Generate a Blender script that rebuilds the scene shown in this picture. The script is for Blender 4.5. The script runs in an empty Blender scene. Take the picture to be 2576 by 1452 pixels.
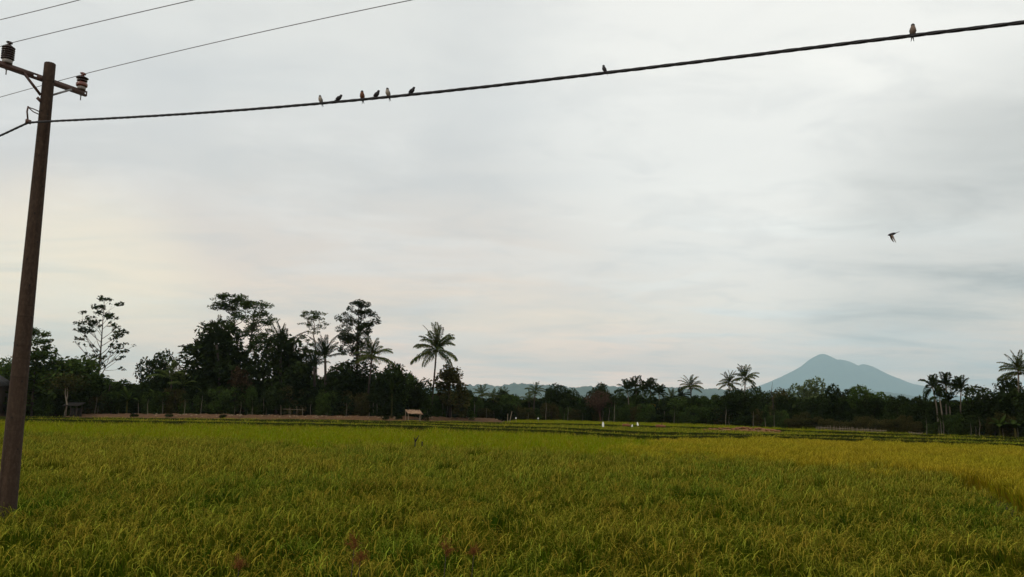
import bpy, math, random
import numpy as np
from mathutils import Matrix, Vector

scene = bpy.context.scene
C = scene.collection

# ---------------------------------------------------------------- camera
F = 2022.0                       # focal length in units of a 2576 px wide picture
W0, H0 = 2576.0, 1452.0
PITCH, ROLL = math.radians(8.0), math.radians(0.6)
EYE = np.array([0.0, 0.0, 2.5])
cam_d = bpy.data.cameras.new('camera')
cam_d.sensor_width = 36.0
cam_d.lens = 36.0 * F / W0
cam_d.clip_start, cam_d.clip_end = 0.1, 80000.0
cam = bpy.data.objects.new('camera', cam_d)
C.objects.link(cam)
CAM_M = Matrix.Rotation(math.pi / 2 + PITCH, 3, 'X') @ Matrix.Rotation(ROLL, 3, 'Z')
cam.matrix_world = Matrix.Translation(Vector(EYE)) @ CAM_M.to_4x4()
scene.camera = cam

# ---------------------------------------------------------------- sky, sun, exposure
SUN_EL, SUN_AZ = math.radians(36), math.radians(222)      # azimuth clockwise from +Y
world = bpy.data.worlds.new('World')
scene.world = world
world.use_nodes = True


def sky_nodes():
    nt = world.node_tree
    nt.nodes.clear()
    N, L = nt.nodes.new, nt.links.new
    out = N('ShaderNodeOutputWorld')
    tc = N('ShaderNodeTexCoord')
    D = tc.outputs['Generated']
    sep = N('ShaderNodeSeparateXYZ')
    L(D, sep.inputs[0])

    def math_(op, a, b=None, clamp=False):
        m = N('ShaderNodeMath')
        m.operation = op
        m.use_clamp = clamp
        for i, x in enumerate((a, b)):
            if x is None:
                continue
            if isinstance(x, (int, float)):
                m.inputs[i].default_value = x
            else:
                L(x, m.inputs[i])
        return m.outputs[0]

    def mix(fac, a, b, mode='MIX'):
        m = N('ShaderNodeMix')
        m.data_type = 'RGBA'
        m.blend_type = mode
        for k, x in ((0, fac), (6, a), (7, b)):
            if isinstance(x, (int, float)):
                m.inputs[k].default_value = x
            elif isinstance(x, tuple):
                m.inputs[k].default_value = (*x, 1)
            else:
                L(x, m.inputs[k])
        return m.outputs[2]

    # overcast deck: brightness by height above the horizon
    el = math_('MAXIMUM', sep.outputs[2], 0.0)
    ramp = N('ShaderNodeValToRGB')
    L(el, ramp.inputs[0])
    cr = ramp.color_ramp
    stops = [(0.0, (2.15, 1.30, .88)), (0.045, (1.90, 1.17, .80)), (0.10, (1.22, .935, .69)),
             (0.16, (.90, .765, .66)), (0.26, (.745, .725, .695)), (0.36, (.77, .775, .755)),
             (0.46, (.82, .82, .785)), (0.70, (1.0, 1.0, .98)), (1.0, (1.15, 1.15, 1.13))]
    cr.elements[0].position, cr.elements[0].color = stops[0][0], (*stops[0][1], 1)
    cr.elements[1].position, cr.elements[1].color = stops[-1][0], (*stops[-1][1], 1)
    for p, c in stops[1:-1]:
        e = cr.elements.new(p)
        e.color = (*c, 1)
    col = ramp.outputs[0]
    # streaked cloud texture on a flat deck overhead
    den = math_('ADD', el, 0.11)
    px = math_('DIVIDE', sep.outputs[0], den)
    py = math_('DIVIDE', sep.outputs[1], den)
    comb = N('ShaderNodeCombineXYZ')
    L(px, comb.inputs[0])
    L(py, comb.inputs[1])

    def streak(rot, scl, scale, detail, dist, seed, lo, hi):
        mp = N('ShaderNodeMapping')
        mp.inputs['Location'].default_value = seed
        mp.inputs['Rotation'].default_value = (0, 0, math.radians(rot))
        mp.inputs['Scale'].default_value = scl
        L(comb.outputs[0], mp.inputs[0])
        nz = N('ShaderNodeTexNoise')
        nz.inputs['Scale'].default_value = scale
        nz.inputs['Detail'].default_value = detail
        nz.inputs['Roughness'].default_value = .55
        nz.inputs['Distortion'].default_value = dist
        L(mp.outputs[0], nz.inputs['Vector'])
        mr = N('ShaderNodeMapRange')
        mr.interpolation_type = 'SMOOTHSTEP'
        mr.inputs[1].default_value, mr.inputs[2].default_value = lo, hi
        L(nz.outputs['Fac'], mr.inputs[0])
        return mr.outputs[0]
    s1 = streak(-28, (1, 1.35, 1), .62, 6, .5, (3.1, 1.7, 0), .42, .72)
    s2 = streak(-24, (.7, 1.25, 1), 1.3, 7, .7, (7.7, 2.4, 0), .46, .78)
    s3 = streak(-38, (1, 1.6, 1), .9, 5, .6, (0.4, 9.3, 0), .48, .70)
    col = mix(math_('MULTIPLY', s1, .46), col, (.575, .60, .625))
    col = mix(math_('MULTIPLY', s2, .40), col, (.565, .585, .605))
    col = mix(math_('MULTIPLY', s3, .42), col, (.95, .935, .90))

    def lobe(u, v, width):
        d = CAM_M @ Vector(((u - W0 / 2) / F, (H0 / 2 - v) / F, -1))
        d.normalize()
        dp = N('ShaderNodeVectorMath')
        dp.operation = 'DOT_PRODUCT'
        L(D, dp.inputs[0])
        dp.inputs[1].default_value = d
        mr = N('ShaderNodeMapRange')
        mr.interpolation_type = 'SMOOTHERSTEP'
        mr.inputs[1].default_value = math.cos(math.radians(width))
        mr.inputs[2].default_value = 1.0
        L(dp.outputs['Value'], mr.inputs[0])
        return mr.outputs[0]
    # brighter thin place in the deck, high on the right; thick grey bank low on the right
    col = mix(math_('MULTIPLY', lobe(2080, 240, 27), math_('ADD', math_('MULTIPLY', s3, .28), .72)), col, (1.04, 1.025, .965))
    s4 = streak(-30, (1, 1.15, 1), 3.2, 6, .5, (5.5, 3.3, 0), .45, .70)
    col = mix(math_('MULTIPLY', s4, .22), col, (.60, .615, .62))
    rag = math_('ADD', math_('MULTIPLY', s2, .45), math_('ADD', math_('MULTIPLY', s1, .35), .30))
    col = mix(math_('MULTIPLY', math_('MULTIPLY', lobe(2680, 740, 19), rag), .95), col, (.36, .365, .355))
    col = mix(math_('MULTIPLY', lobe(60, 690, 7), math_('MULTIPLY', s2, .9)), col, (.52, .55, .585))
    col = mix(math_('MULTIPLY', lobe(150, 845, 12), .45), col, (1.34, 1.17, .81))
    col = mix(math_('MULTIPLY', lobe(1300, 915, 8), .35), col, (1.25, 1.03, .81))
    deck = N('ShaderNodeBackground')
    deck.inputs['Strength'].default_value = 1.06
    L(col, deck.inputs['Color'])
    sky = N('ShaderNodeTexSky')
    sky.sky_type = 'NISHITA'
    sky.sun_disc = False
    sky.sun_elevation, sky.sun_rotation = SUN_EL, SUN_AZ
    bg = N('ShaderNodeBackground')
    bg.inputs['Strength'].default_value = 0.08
    L(sky.outputs[0], bg.inputs['Color'])
    mx = N('ShaderNodeMixShader')                 # the deck lets a little of the blue through
    mx.inputs[0].default_value = 0.97
    L(bg.outputs[0], mx.inputs[1])
    L(deck.outputs[0], mx.inputs[2])
    L(mx.outputs[0], out.inputs['Surface'])


sky_nodes()
sun_d = bpy.data.lights.new('sun', 'SUN')
sun_d.energy = 1.1
sun_d.angle = math.radians(14)
sun_d.color = (1.0, .90, .74)
sun = bpy.data.objects.new('sun', sun_d)
C.objects.link(sun)
sd = Vector((math.sin(SUN_AZ) * math.cos(SUN_EL), math.cos(SUN_AZ) * math.cos(SUN_EL), math.sin(SUN_EL)))
sun.rotation_euler = sd.to_track_quat('Z', 'Y').to_euler()
sun.location = sd * 50
scene.view_settings.view_transform = 'Standard'
scene.view_settings.look = 'None'
scene.view_settings.exposure = 0.0
scene.view_settings.gamma = 1.0
scene.view_settings.use_curve_mapping = False
scene.render.engine = 'CYCLES'
scene.cycles.max_bounces = 6
scene.cycles.diffuse_bounces = 3
scene.cycles.transmission_bounces = 4
scene.cycles.volume_bounces = 1
scene.cycles.use_denoising = True
scene.cycles.sample_clamp_indirect = 4.0

# ---------------------------------------------------------------- helpers
MROT = np.array(CAM_M)
PA, PB = 0.008, 0.008            # the paddies fall away gently, and to the right


def ray(u, v):
    return MROT @ np.array([(u - W0 / 2) / F, (H0 / 2 - v) / F, -1.0])


def P(u, v, Y):
    """world point at depth Y seen in direction (u, v)"""
    d = ray(u, v)
    return EYE + d * (Y / d[1])


def canopy_z(x, y):
    x = np.clip(x, -110, 110)
    y = np.clip(y, -5, 190)
    return 2.5 - (1.7 + PA * (y - 13) + PB * x)


RICE = 0.72


def ground_z(x, y):
    return canopy_z(x, y) - RICE


def G(u, v):
    """point of the rice canopy seen in direction (u, v)"""
    d = ray(u, v)
    t = (-1.7 + PA * 13) / (d[2] + PA * d[1] + PB * d[0])
    return EYE + d * t


def uv_of(x, y, z):
    q = MROT.T @ (np.vstack([x, y, z]) - EYE[:, None])
    return W0 / 2 + F * q[0] / -q[2], H0 / 2 - F * q[1] / -q[2]


def X_at(u, Y, v=1040):
    d = ray(u, v)
    return d[0] / d[1] * Y


TREE_Y = ([-200, 0, 600, 1040, 1200, 1500, 1860, 2000, 2300, 2576, 2800], [103, 104, 108, 114, 126, 129, 113, 101, 87, 79, 75])


def tree_y(u):
    return float(np.interp(u, *TREE_Y))


class Geo:
    def __init__(self):
        self.v, self.f, self.n, self.m = [], [], 0, []

    def add(self, verts, faces, mat=0):
        verts = np.asarray(verts, float).reshape(-1, 3)
        self.v.append(verts)
        fa = [np.asarray(f) + self.n for f in faces] if not isinstance(faces, np.ndarray) else faces + self.n
        self.f.append(fa)
        self.m.append(mat)
        self.n += len(verts)

    def tube(self, pts, radii, sides=6, mat=0, cap=True):
        pts = np.asarray(pts, float)
        n = len(pts)
        if np.isscalar(radii):
            radii = [radii] * n
        rings = []
        up = np.array([0.0, 0, 1])
        for i in range(n):
            t = pts[min(i + 1, n - 1)] - pts[max(i - 1, 0)]
            t = t / (np.linalg.norm(t) + 1e-9)
            a = np.cross(t, up if abs(t[2]) < .9 else np.array([1.0, 0, 0]))
            a /= np.linalg.norm(a)
            b = np.cross(t, a)
            th = np.arange(sides) / sides * 2 * math.pi
            rings.append(pts[i] + radii[i] * (np.cos(th)[:, None] * a + np.sin(th)[:, None] * b))
        fs = []
        for i in range(n - 1):
            for k in range(sides):
                k2 = (k + 1) % sides
                fs.append((i * sides + k, i * sides + k2, (i + 1) * sides + k2, (i + 1) * sides + k))
        if cap:
            fs.append(tuple(range(sides))[::-1])
            fs.append(tuple((n - 1) * sides + k for k in range(sides)))
        self.add(np.concatenate(rings), fs, mat)

    def box(self, c, s, rot=None, mat=0):
        s = np.asarray(s) / 2
        v = np.array([(a, b, d) for a in (-1, 1) for b in (-1, 1) for d in (-1, 1)]) * s
        if rot is not None:
            v = v @ np.asarray(rot).T
        self.add(v + np.asarray(c), [(0, 1, 3, 2), (4, 6, 7, 5), (0, 4, 5, 1), (2, 3, 7, 6), (0, 2, 6, 4), (1, 5, 7, 3)], mat)

    def lathe(self, prof, sides=16, mat=0, origin=(0, 0, 0)):
        th = np.arange(sides) / sides * 2 * math.pi
        v, fs = [], []
        for r, z in prof:
            v.append(np.stack([r * np.cos(th), r * np.sin(th), np.full(sides, z)], 1))
        n = len(prof)
        for i in range(n - 1):
            for k in range(sides):
                k2 = (k + 1) % sides
                fs.append((i * sides + k, i * sides + k2, (i + 1) * sides + k2, (i + 1) * sides + k))
        fs.append(tuple(range(sides))[::-1])
        fs.append(tuple((n - 1) * sides + k for k in range(sides)))
        self.add(np.concatenate(v) + np.asarray(origin), fs, mat)

    def mesh(self, name, mats, smooth=False):
        me = bpy.data.meshes.new(name)
        V = np.concatenate(self.v)
        loops, sizes, mi = [], [], []
        for fa, m in zip(self.f, self.m):
            if isinstance(fa, np.ndarray):
                loops.append(fa.reshape(-1))
                sizes.append(np.full(len(fa), fa.shape[1]))
                mi.append(np.full(len(fa), m))
            else:
                loops.append(np.concatenate([np.asarray(f) for f in fa]))
                sizes.append(np.array([len(f) for f in fa]))
                mi.append(np.full(len(fa), m))
        loops, sizes, mi = np.concatenate(loops), np.concatenate(sizes), np.concatenate(mi)
        me.vertices.add(len(V))
        me.vertices.foreach_set('co', V.astype(np.float32).ravel())
        me.loops.add(len(loops))
        me.loops.foreach_set('vertex_index', loops.astype(np.int32))
        me.polygons.add(len(sizes))
        me.polygons.foreach_set('loop_start', np.concatenate([[0], np.cumsum(sizes)[:-1]]).astype(np.int32))
        me.polygons.foreach_set('material_index', mi.astype(np.int32))
        for m in (mats if isinstance(mats, (list, tuple)) else [mats]):
            me.materials.append(m)
        me.update(calc_edges=True)
        me.validate()
        if smooth:
            me.polygons.foreach_set('use_smooth', np.ones(len(me.polygons), bool))
        return me


def link(name, me, parent=None, loc=None):
    o = bpy.data.objects.new(name, me)
    C.objects.link(o)
    if parent is not None:
        o.parent = parent
    if loc is not None:
        o.location = loc
    return o


def tag(o, label, cat, group=None):
    o['label'], o['category'] = label, cat
    if group:
        o['group'] = group
    return o


def thing(name, loc, label, cat, group=None, rz=0.0):
    o = bpy.data.objects.new(name, None)
    o.empty_display_size = .2
    C.objects.link(o)
    o.location = loc
    o.rotation_euler = (0, 0, rz)
    return tag(o, label, cat, group)


def leaf_quads(rng, cen, size, flat=0.0, aspect=.5):
    """diamond shaped leaves at the given centres; flat pulls them level"""
    n = len(cen)
    size = np.asarray(size) * np.ones(n)
    nrm = rng.normal(size=(n, 3))
    nrm[:, 2] = np.abs(nrm[:, 2]) + flat
    nrm /= np.linalg.norm(nrm, axis=1)[:, None]
    a = np.cross(nrm, rng.normal(size=(n, 3)))
    a /= np.linalg.norm(a, axis=1)[:, None] + 1e-9
    b = np.cross(nrm, a)
    L = size[:, None] * .5
    Wd = L * aspect
    drop = nrm * (L * .18)
    v = np.stack([cen - a * L - drop, cen + b * Wd, cen + a * L - drop, cen - b * Wd], 1).reshape(-1, 3)
    f = np.arange(4 * n).reshape(n, 4)
    return v, f


# ---------------------------------------------------------------- materials
def new_mat(name):
    m = bpy.data.materials.new(name)
    m.use_nodes = True
    m.node_tree.nodes.clear()
    return m, m.node_tree.nodes.new, m.node_tree.links.new


def plain(name, c1, c2=None, scale=8.0, rough=.8, bump=0.0, stretch=(1, 1, 1), spec=.3, metal=0.0):
    m, N, L = new_mat(name)
    out = N('ShaderNodeOutputMaterial')
    p = N('ShaderNodeBsdfPrincipled')
    p.inputs['Roughness'].default_value = rough
    p.inputs['Specular IOR Level'].default_value = spec
    p.inputs['Metallic'].default_value = metal
    L(p.outputs[0], out.inputs[0])
    tc = N('ShaderNodeTexCoord')
    mp = N('ShaderNodeMapping')
    mp.inputs['Scale'].default_value = stretch
    L(tc.outputs['Object'], mp.inputs[0])
    nz = N('ShaderNodeTexNoise')
    nz.inputs['Scale'].default_value = scale
    nz.inputs['Detail'].default_value = 6
    nz.inputs['Roughness'].default_value = .65
    L(mp.outputs[0], nz.inputs['Vector'])
    mr = N('ShaderNodeMapRange')
    mr.inputs[1].default_value, mr.inputs[2].default_value = .3, .7
    L(nz.outputs['Fac'], mr.inputs[0])
    mx = N('ShaderNodeMix')
    mx.data_type = 'RGBA'
    mx.inputs[6].default_value = (*c1, 1)
    mx.inputs[7].default_value = (*(c2 or c1), 1)
    L(mr.outputs[0], mx.inputs[0])
    L(mx.outputs[2], p.inputs['Base Color'])
    if bump:
        b = N('ShaderNodeBump')
        b.inputs['Strength'].default_value = bump
        b.inputs['Distance'].default_value = .02
        L(nz.outputs['Fac'], b.inputs['Height'])
        L(b.outputs[0], p.inputs['Normal'])
    return m


def leafy(name, c1, c2, c3=None, big=.12, transl=.3, small=2.0, patch=(.40, .62), spread=(.62, 1.38), odd=None):
    """leaf material: every leaf its own tone, plus patches over some metres in the place"""
    m, N, L = new_mat(name)
    out = N('ShaderNodeOutputMaterial')
    geo = N('ShaderNodeNewGeometry')
    nz = N('ShaderNodeTexNoise')
    nz.inputs['Scale'].default_value = big
    nz.inputs['Detail'].default_value = 4
    nz.inputs['Roughness'].default_value = .6
    L(geo.outputs['Position'], nz.inputs['Vector'])
    mr = N('ShaderNodeMapRange')
    mr.inputs[1].default_value, mr.inputs[2].default_value = patch
    L(nz.outputs['Fac'], mr.inputs[0])
    mx = N('ShaderNodeMix')
    mx.data_type = 'RGBA'
    mx.inputs[6].default_value = (*c1, 1)
    mx.inputs[7].default_value = (*c2, 1)
    L(mr.outputs[0], mx.inputs[0])
    col = mx.outputs[2]
    if c3:
        n2 = N('ShaderNodeTexNoise')
        n2.inputs['Scale'].default_value = big * small * 2.3
        n2.inputs['Detail'].default_value = 3
        L(geo.outputs['Position'], n2.inputs['Vector'])
        mr2 = N('ShaderNodeMapRange')
        mr2.inputs[1].default_value, mr2.inputs[2].default_value = .50, .72
        L(n2.outputs['Fac'], mr2.inputs[0])
        m3 = N('ShaderNodeMix')
        m3.data_type = 'RGBA'
        L(mr2.outputs[0], m3.inputs[0])
        L(col, m3.inputs[6])
        m3.inputs[7].default_value = (*c3, 1)
        col = m3.outputs[2]
    if odd:                                          # withered or unripe blades here and there, gathered in clumps
        n4 = N('ShaderNodeTexNoise')
        n4.inputs['Scale'].default_value = 1.9
        n4.inputs['Detail'].default_value = 3
        L(geo.outputs['Position'], n4.inputs['Vector'])
        ad = N('ShaderNodeMath')
        ad.operation = 'ADD'
        fr = N('ShaderNodeMath')
        fr.operation = 'MULTIPLY'
        fr.inputs[1].default_value = 7.31
        L(geo.outputs['Random Per Island'], fr.inputs[0])
        f1 = N('ShaderNodeMath')
        f1.operation = 'FRACT'
        L(fr.outputs[0], f1.inputs[0])
        f2 = N('ShaderNodeMath')
        f2.operation = 'MULTIPLY'
        f2.inputs[1].default_value = .30
        L(f1.outputs[0], f2.inputs[0])
        L(f2.outputs[0], ad.inputs[0])
        L(n4.outputs['Fac'], ad.inputs[1])
        m5 = N('ShaderNodeMapRange')
        m5.inputs[1].default_value, m5.inputs[2].default_value = .62, .80
        L(ad.outputs[0], m5.inputs[0])
        m6 = N('ShaderNodeMix')
        m6.data_type = 'RGBA'
        L(m5.outputs[0], m6.inputs[0])
        L(col, m6.inputs[6])
        m6.inputs[7].default_value = (*odd, 1)
        col = m6.outputs[2]
    hv = N('ShaderNodeHueSaturation')
    rr = N('ShaderNodeMapRange')
    rr.inputs[3].default_value, rr.inputs[4].default_value = spread
    L(geo.outputs['Random Per Island'], rr.inputs[0])
    L(rr.outputs[0], hv.inputs['Value'])
    L(col, hv.inputs['Color'])
    df = N('ShaderNodeBsdfDiffuse')
    L(hv.outputs[0], df.inputs['Color'])
    tr = N('ShaderNodeBsdfTranslucent')
    L(hv.outputs[0], tr.inputs['Color'])
    ms = N('ShaderNodeMixShader')
    ms.inputs[0].default_value = transl
    L(df.outputs[0], ms.inputs[1])
    L(tr.outputs[0], ms.inputs[2])
    L(ms.outputs[0], out.inputs[0])
    return m


M = {}
M['leaf_dark'] = leafy('leaf_dark', (.017, .027, .008), (.028, .042, .011), (.021, .026, .009), .25)
M['leaf_mid'] = leafy('leaf_mid', (.036, .060, .013), (.055, .086, .018), (.042, .054, .014), .25, .4)
M['leaf_pale'] = leafy('leaf_pale', (.075, .105, .045), (.10, .13, .055), None, .3)
M['leaf_olive'] = leafy('leaf_olive', (.045, .045, .013), (.066, .057, .018), (.038, .045, .014), .3)
M['leaf_brown'] = leafy('leaf_brown', (.060, .036, .024), (.085, .052, .036), None, .5)
M['leaf_drab'] = leafy('leaf_drab', (.046, .030, .014), (.066, .046, .022), None, .5)
M['leaf_palm'] = leafy('leaf_palm', (.042, .060, .015), (.066, .084, .022), (.085, .072, .026), .5, .35)
M['leaf_palmlight'] = leafy('leaf_palmlight', (.075, .105, .026), (.10, .13, .035), None, .5, .3)
M['leaf_yellow'] = leafy('leaf_yellow', (.34, .22, .03), (.40, .30, .05), None, .5, .4)
M['bark_dark'] = plain('bark_dark', (.028, .021, .016), (.055, .042, .032), 3, .9, .5, (1, 1, .3))
M['bark_pale'] = plain('bark_pale', (.10, .082, .06), (.18, .15, .115), 3, .9, .4, (1, 1, .3))
M['bark_white'] = plain('bark_white', (.13, .11, .08), (.24, .205, .155), 3, .9, .4, (1, 1, .3))
M['wood_grey'] = plain('wood_grey', (.16, .125, .085), (.27, .21, .15), 10, .85, .3, (1, 1, .1))
M['wood_dark'] = plain('wood_dark', (.03, .022, .016), (.06, .045, .03), 6, .9, .3, (1, 1, .2))
M['thatch'] = plain('thatch', (.13, .075, .045), (.40, .27, .17), 3.5, .95, .5, (1, .3, 1))
M['soil'] = plain('soil', (.072, .036, .015), (.130, .068, .030), 2.2, .95, .6)
M['soil_red'] = plain('soil_red', (.12, .050, .020), (.20, .088, .036), 3, .95, .6)
M['white_bag'] = plain('white_bag', (.72, .72, .68), (.82, .82, .79), 12, .5, .3)
M['steel'] = plain('steel', (.055, .032, .024), (.10, .05, .035), 14, .6, .3, spec=.4)
M['steel_grey'] = plain('steel_grey', (.14, .135, .13), (.20, .19, .18), 14, .5, .2, spec=.5)
M['porcelain_dark'] = plain('porcelain_dark', (.022, .013, .011), (.04, .022, .018), 8, .22, 0, spec=.5)
M['porcelain_red'] = plain('porcelain_red', (.13, .045, .03), (.17, .06, .04), 8, .2, 0, spec=.6)
M['porcelain_white'] = plain('porcelain_white', (.17, .16, .145), (.30, .285, .26), 20, .5, .1)
M['cable'] = plain('cable', (.012, .012, .014), (.02, .02, .022), 20, .55, .1)
M['wire'] = plain('wire', (.10, .095, .09), (.15, .145, .14), 20, .5)
M['hole'] = plain('hole', (.012, .01, .008), None, 8, .9)
M['roof_dark'] = plain('roof_dark', (.012, .010, .008), (.022, .018, .014), 6, .9)
M['roof_metal'] = plain('roof_metal', (.028, .027, .026), (.06, .058, .055), 3, .5, .2, (6, .3, 1))
M['wire_tie'] = M['steel']


def pole_material():
    m, N, L = new_mat('pole_concrete')
    out = N('ShaderNodeOutputMaterial')
    p = N('ShaderNodeBsdfPrincipled')
    p.inputs['Roughness'].default_value = .9
    p.inputs['Specular IOR Level'].default_value = .2
    L(p.outputs[0], out.inputs[0])
    tc = N('ShaderNodeTexCoord')

    def noise(st, scale, lo, hi):
        mp = N('ShaderNodeMapping')
        mp.inputs['Scale'].default_value = st
        L(tc.outputs['Object'], mp.inputs[0])
        nz = N('ShaderNodeTexNoise')
        nz.inputs['Scale'].default_value = scale
        nz.inputs['Detail'].default_value = 7
        nz.inputs['Roughness'].default_value = .65
        L(mp.outputs[0], nz.inputs['Vector'])
        mr = N('ShaderNodeMapRange')
        mr.inputs[1].default_value, mr.inputs[2].default_value = lo, hi
        L(nz.outputs['Fac'], mr.inputs[0])
        return mr.outputs[0], nz.outputs['Fac']

    def mix(fac, a, b):
        x = N('ShaderNodeMix')
        x.data_type = 'RGBA'
        L(fac, x.inputs[0])
        for k, c in ((6, a), (7, b)):
            if isinstance(c, tuple):
                x.inputs[k].default_value = (*c, 1)
            else:
                L(c, x.inputs[k])
        return x.outputs[2]
    streaks, _ = noise((7, 7, .22), 2.0, .32, .68)
    blot, bf = noise((1, 1, .5), 2.2, .35, .7)
    fine, ff = noise((1, 1, .5), 26, .45, .75)
    rings, _ = noise((.15, .15, 5), 2.0, .56, .66)
    c = mix(streaks, (.0170, .0098, .0058), (.052, .032, .020))
    c = mix(blot, c, (.034, .023, .0165))
    f2 = N('ShaderNodeMath')
    f2.operation = 'MULTIPLY'
    L(fine, f2.inputs[0])
    f2.inputs[1].default_value = .55
    c = mix(f2.outputs[0], c, (.088, .060, .040))
    f3 = N('ShaderNodeMath')
    f3.operation = 'MULTIPLY'
    L(rings, f3.inputs[0])
    f3.inputs[1].default_value = .55
    c = mix(f3.outputs[0], c, (.010, .006, .004))
    L(c, p.inputs['Base Color'])
    b = N('ShaderNodeBump')
    b.inputs['Strength'].default_value = .5
    b.inputs['Distance'].default_value = .008
    L(ff, b.inputs['Height'])
    L(b.outputs[0], p.inputs['Normal'])
    return m


M['pole'] = pole_material()


# ---------------------------------------------------------------- ground, mountain, hills, haze
def grid_mesh(name, xs, ys, zf, mat, smooth=True):
    Xg, Yg = np.meshgrid(xs, ys)
    Z = zf(Xg, Yg)
    V = np.stack([Xg, Yg, Z], -1).reshape(-1, 3)
    nx, ny = len(xs), len(ys)
    i = np.arange(ny - 1)[:, None] * nx + np.arange(nx - 1)[None]
    f = np.stack([i, i + 1, i + nx + 1, i + nx], -1).reshape(-1, 4)
    g = Geo()
    g.add(V, f)
    return g.mesh(name, mat, smooth)


def vnoise(x, y, seed=0):
    """cheap smooth value noise"""
    rs = np.random.RandomState(seed)
    T = rs.rand(256, 256)
    xi, yi = np.floor(x).astype(int), np.floor(y).astype(int)
    fx, fy = x - xi, y - yi
    fx, fy = fx * fx * (3 - 2 * fx), fy * fy * (3 - 2 * fy)
    a, b = T[yi % 256, xi % 256], T[yi % 256, (xi + 1) % 256]
    c, d = T[(yi + 1) % 256, xi % 256], T[(yi + 1) % 256, (xi + 1) % 256]
    return (a * (1 - fx) + b * fx) * (1 - fy) + (c * (1 - fx) + d * fx) * fy


def fbm(x, y, seed=0, octv=4):
    s, a, t = 0, 1.0, 0
    for k in range(octv):
        s = s + a * vnoise(x * 2 ** k, y * 2 ** k, seed + k)
        t += a
        a *= .5
    return s / t - .5


M['mud'] = plain('mud', (.030, .024, .012), (.05, .040, .02), .6, 1.0, .4, spec=0.0)
gx = np.concatenate([-np.geomspace(14000, 125, 12), np.linspace(-110, 110, 45), np.geomspace(125, 14000, 12)])
gy = np.concatenate([[-1500, -400, -100, -30], np.linspace(-5, 190, 66), np.geomspace(230, 23500, 14)])
ground = link('ground', grid_mesh('ground', gx, gy, lambda x, y: ground_z(x, y), M['mud']))
ground['kind'] = 'structure'

M['forest_far'] = leafy('forest_far', (.030, .045, .022), (.055, .075, .035), (.04, .05, .03), .004, 0.0)
M['forest_hill'] = leafy('forest_hill', (.025, .042, .024), (.060, .078, .046), (.04, .05, .03), .012, 0.0)

MT_Y = 20000.0
mt_px = [(320, 432), (345, 405), (400, 390), (520, 345), (620, 300), (700, 260), (760, 225), (800, 195), (840, 163), (880, 139), (908, 125), (922, 126), (950, 137),
         (990, 160), (1020, 174), (1060, 171), (1110, 185), (1150, 205), (1205, 226), (1225, 216), (1250, 209), (1290, 223), (1340, 250),
         (1400, 280), (1460, 305), (1530, 340), (1600, 365), (1680, 378), (1740, 400), (1790, 418), (1880, 445), (2000, 470)]
mt_pts = np.array([P((2264 + a / 2.576) * .7892, (1080 + b / 2.576) * .7892, MT_Y) for a, b in mt_px])


def mountain_z(x, y):
    base = np.interp(x, mt_pts[:, 0], mt_pts[:, 2])
    edge = np.interp(x, [mt_pts[0, 0] - 2500, mt_pts[0, 0], mt_pts[-1, 0], mt_pts[-1, 0] + 2500], [0, 1, 1, 0])
    dy = (y - MT_Y) / 3300.0
    fall = np.exp(-(dy * dy) * 4)
    gul = fbm(x / 420 + 3, y / 900, 5) * 80 * np.abs(np.tanh(dy * 3)) + fbm(x / 60, y / 60, 9) * 14
    return -3.5 + (base + 3.5) * edge * fall + gul * np.clip(base / 500, 0, 1) * fall * .9 - (1 - fall) * 3


xm = np.linspace(mt_pts[0, 0] - 2600, mt_pts[-1, 0] + 2600, 260)
ym = np.linspace(MT_Y - 3400, MT_Y + 3000, 70)
mountain = link('mountain', grid_mesh('mountain', xm, ym, mountain_z, M['forest_far']))
mountain['kind'] = 'structure'
mountain['label'] = 'distant blue volcanic mountain with twin humped summit behind the right tree line'


def ridge(name, Y, prof, depth, seed, bump, mat, label):
    pts = np.array([P(u, v, Y) for u, v in prof])

    def zf(x, y):
        base = np.interp(x, pts[:, 0], pts[:, 2])
        dy = (y - Y) / depth
        fall = np.exp(-dy * dy * 2)
        cr = fbm(x / 62, y / 62, seed, 5) * bump * 2 + fbm(x / 300, y / 200, seed + 20) * bump * 2 * np.abs(np.tanh(dy * 3))
        return -4 + (base + 4) * fall + cr * fall
    xs = np.linspace(pts[0, 0], pts[-1, 0], 420)
    ys = np.linspace(Y - depth * 1.4, Y + depth * 1.2, 60)
    o = link(name, grid_mesh(name, xs, ys, zf, mat))
    o['kind'] = 'structure'
    o['label'] = label
    return o


ridge('hills', 7600, [(850, 1010), (1000, 985), (1120, 975), (1180, 972), (1230, 971), (1262, 972), (1290, 966), (1330, 970), (1390, 970), (1430, 978), (1470, 976),
                      (1530, 975), (1560, 974), (1610, 978), (1660, 977), (1720, 981), (1790, 981), (1860, 984), (1950, 992), (2100, 1003)],
      1300, 31, 36, M['forest_hill'], 'low hazy blue green wooded hills behind the middle tree line')
ridge('foothill', 11500, [(1700, 1004), (1860, 994), (1930, 992), (2060, 993), (2120, 994), (2160, 990), (2190, 985), (2230, 988), (2290, 997), (2340, 1005), (2450, 1012)],
      1300, 47, 25, M['forest_hill'], 'low grey blue foothill in front of the mountain foot')

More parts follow.
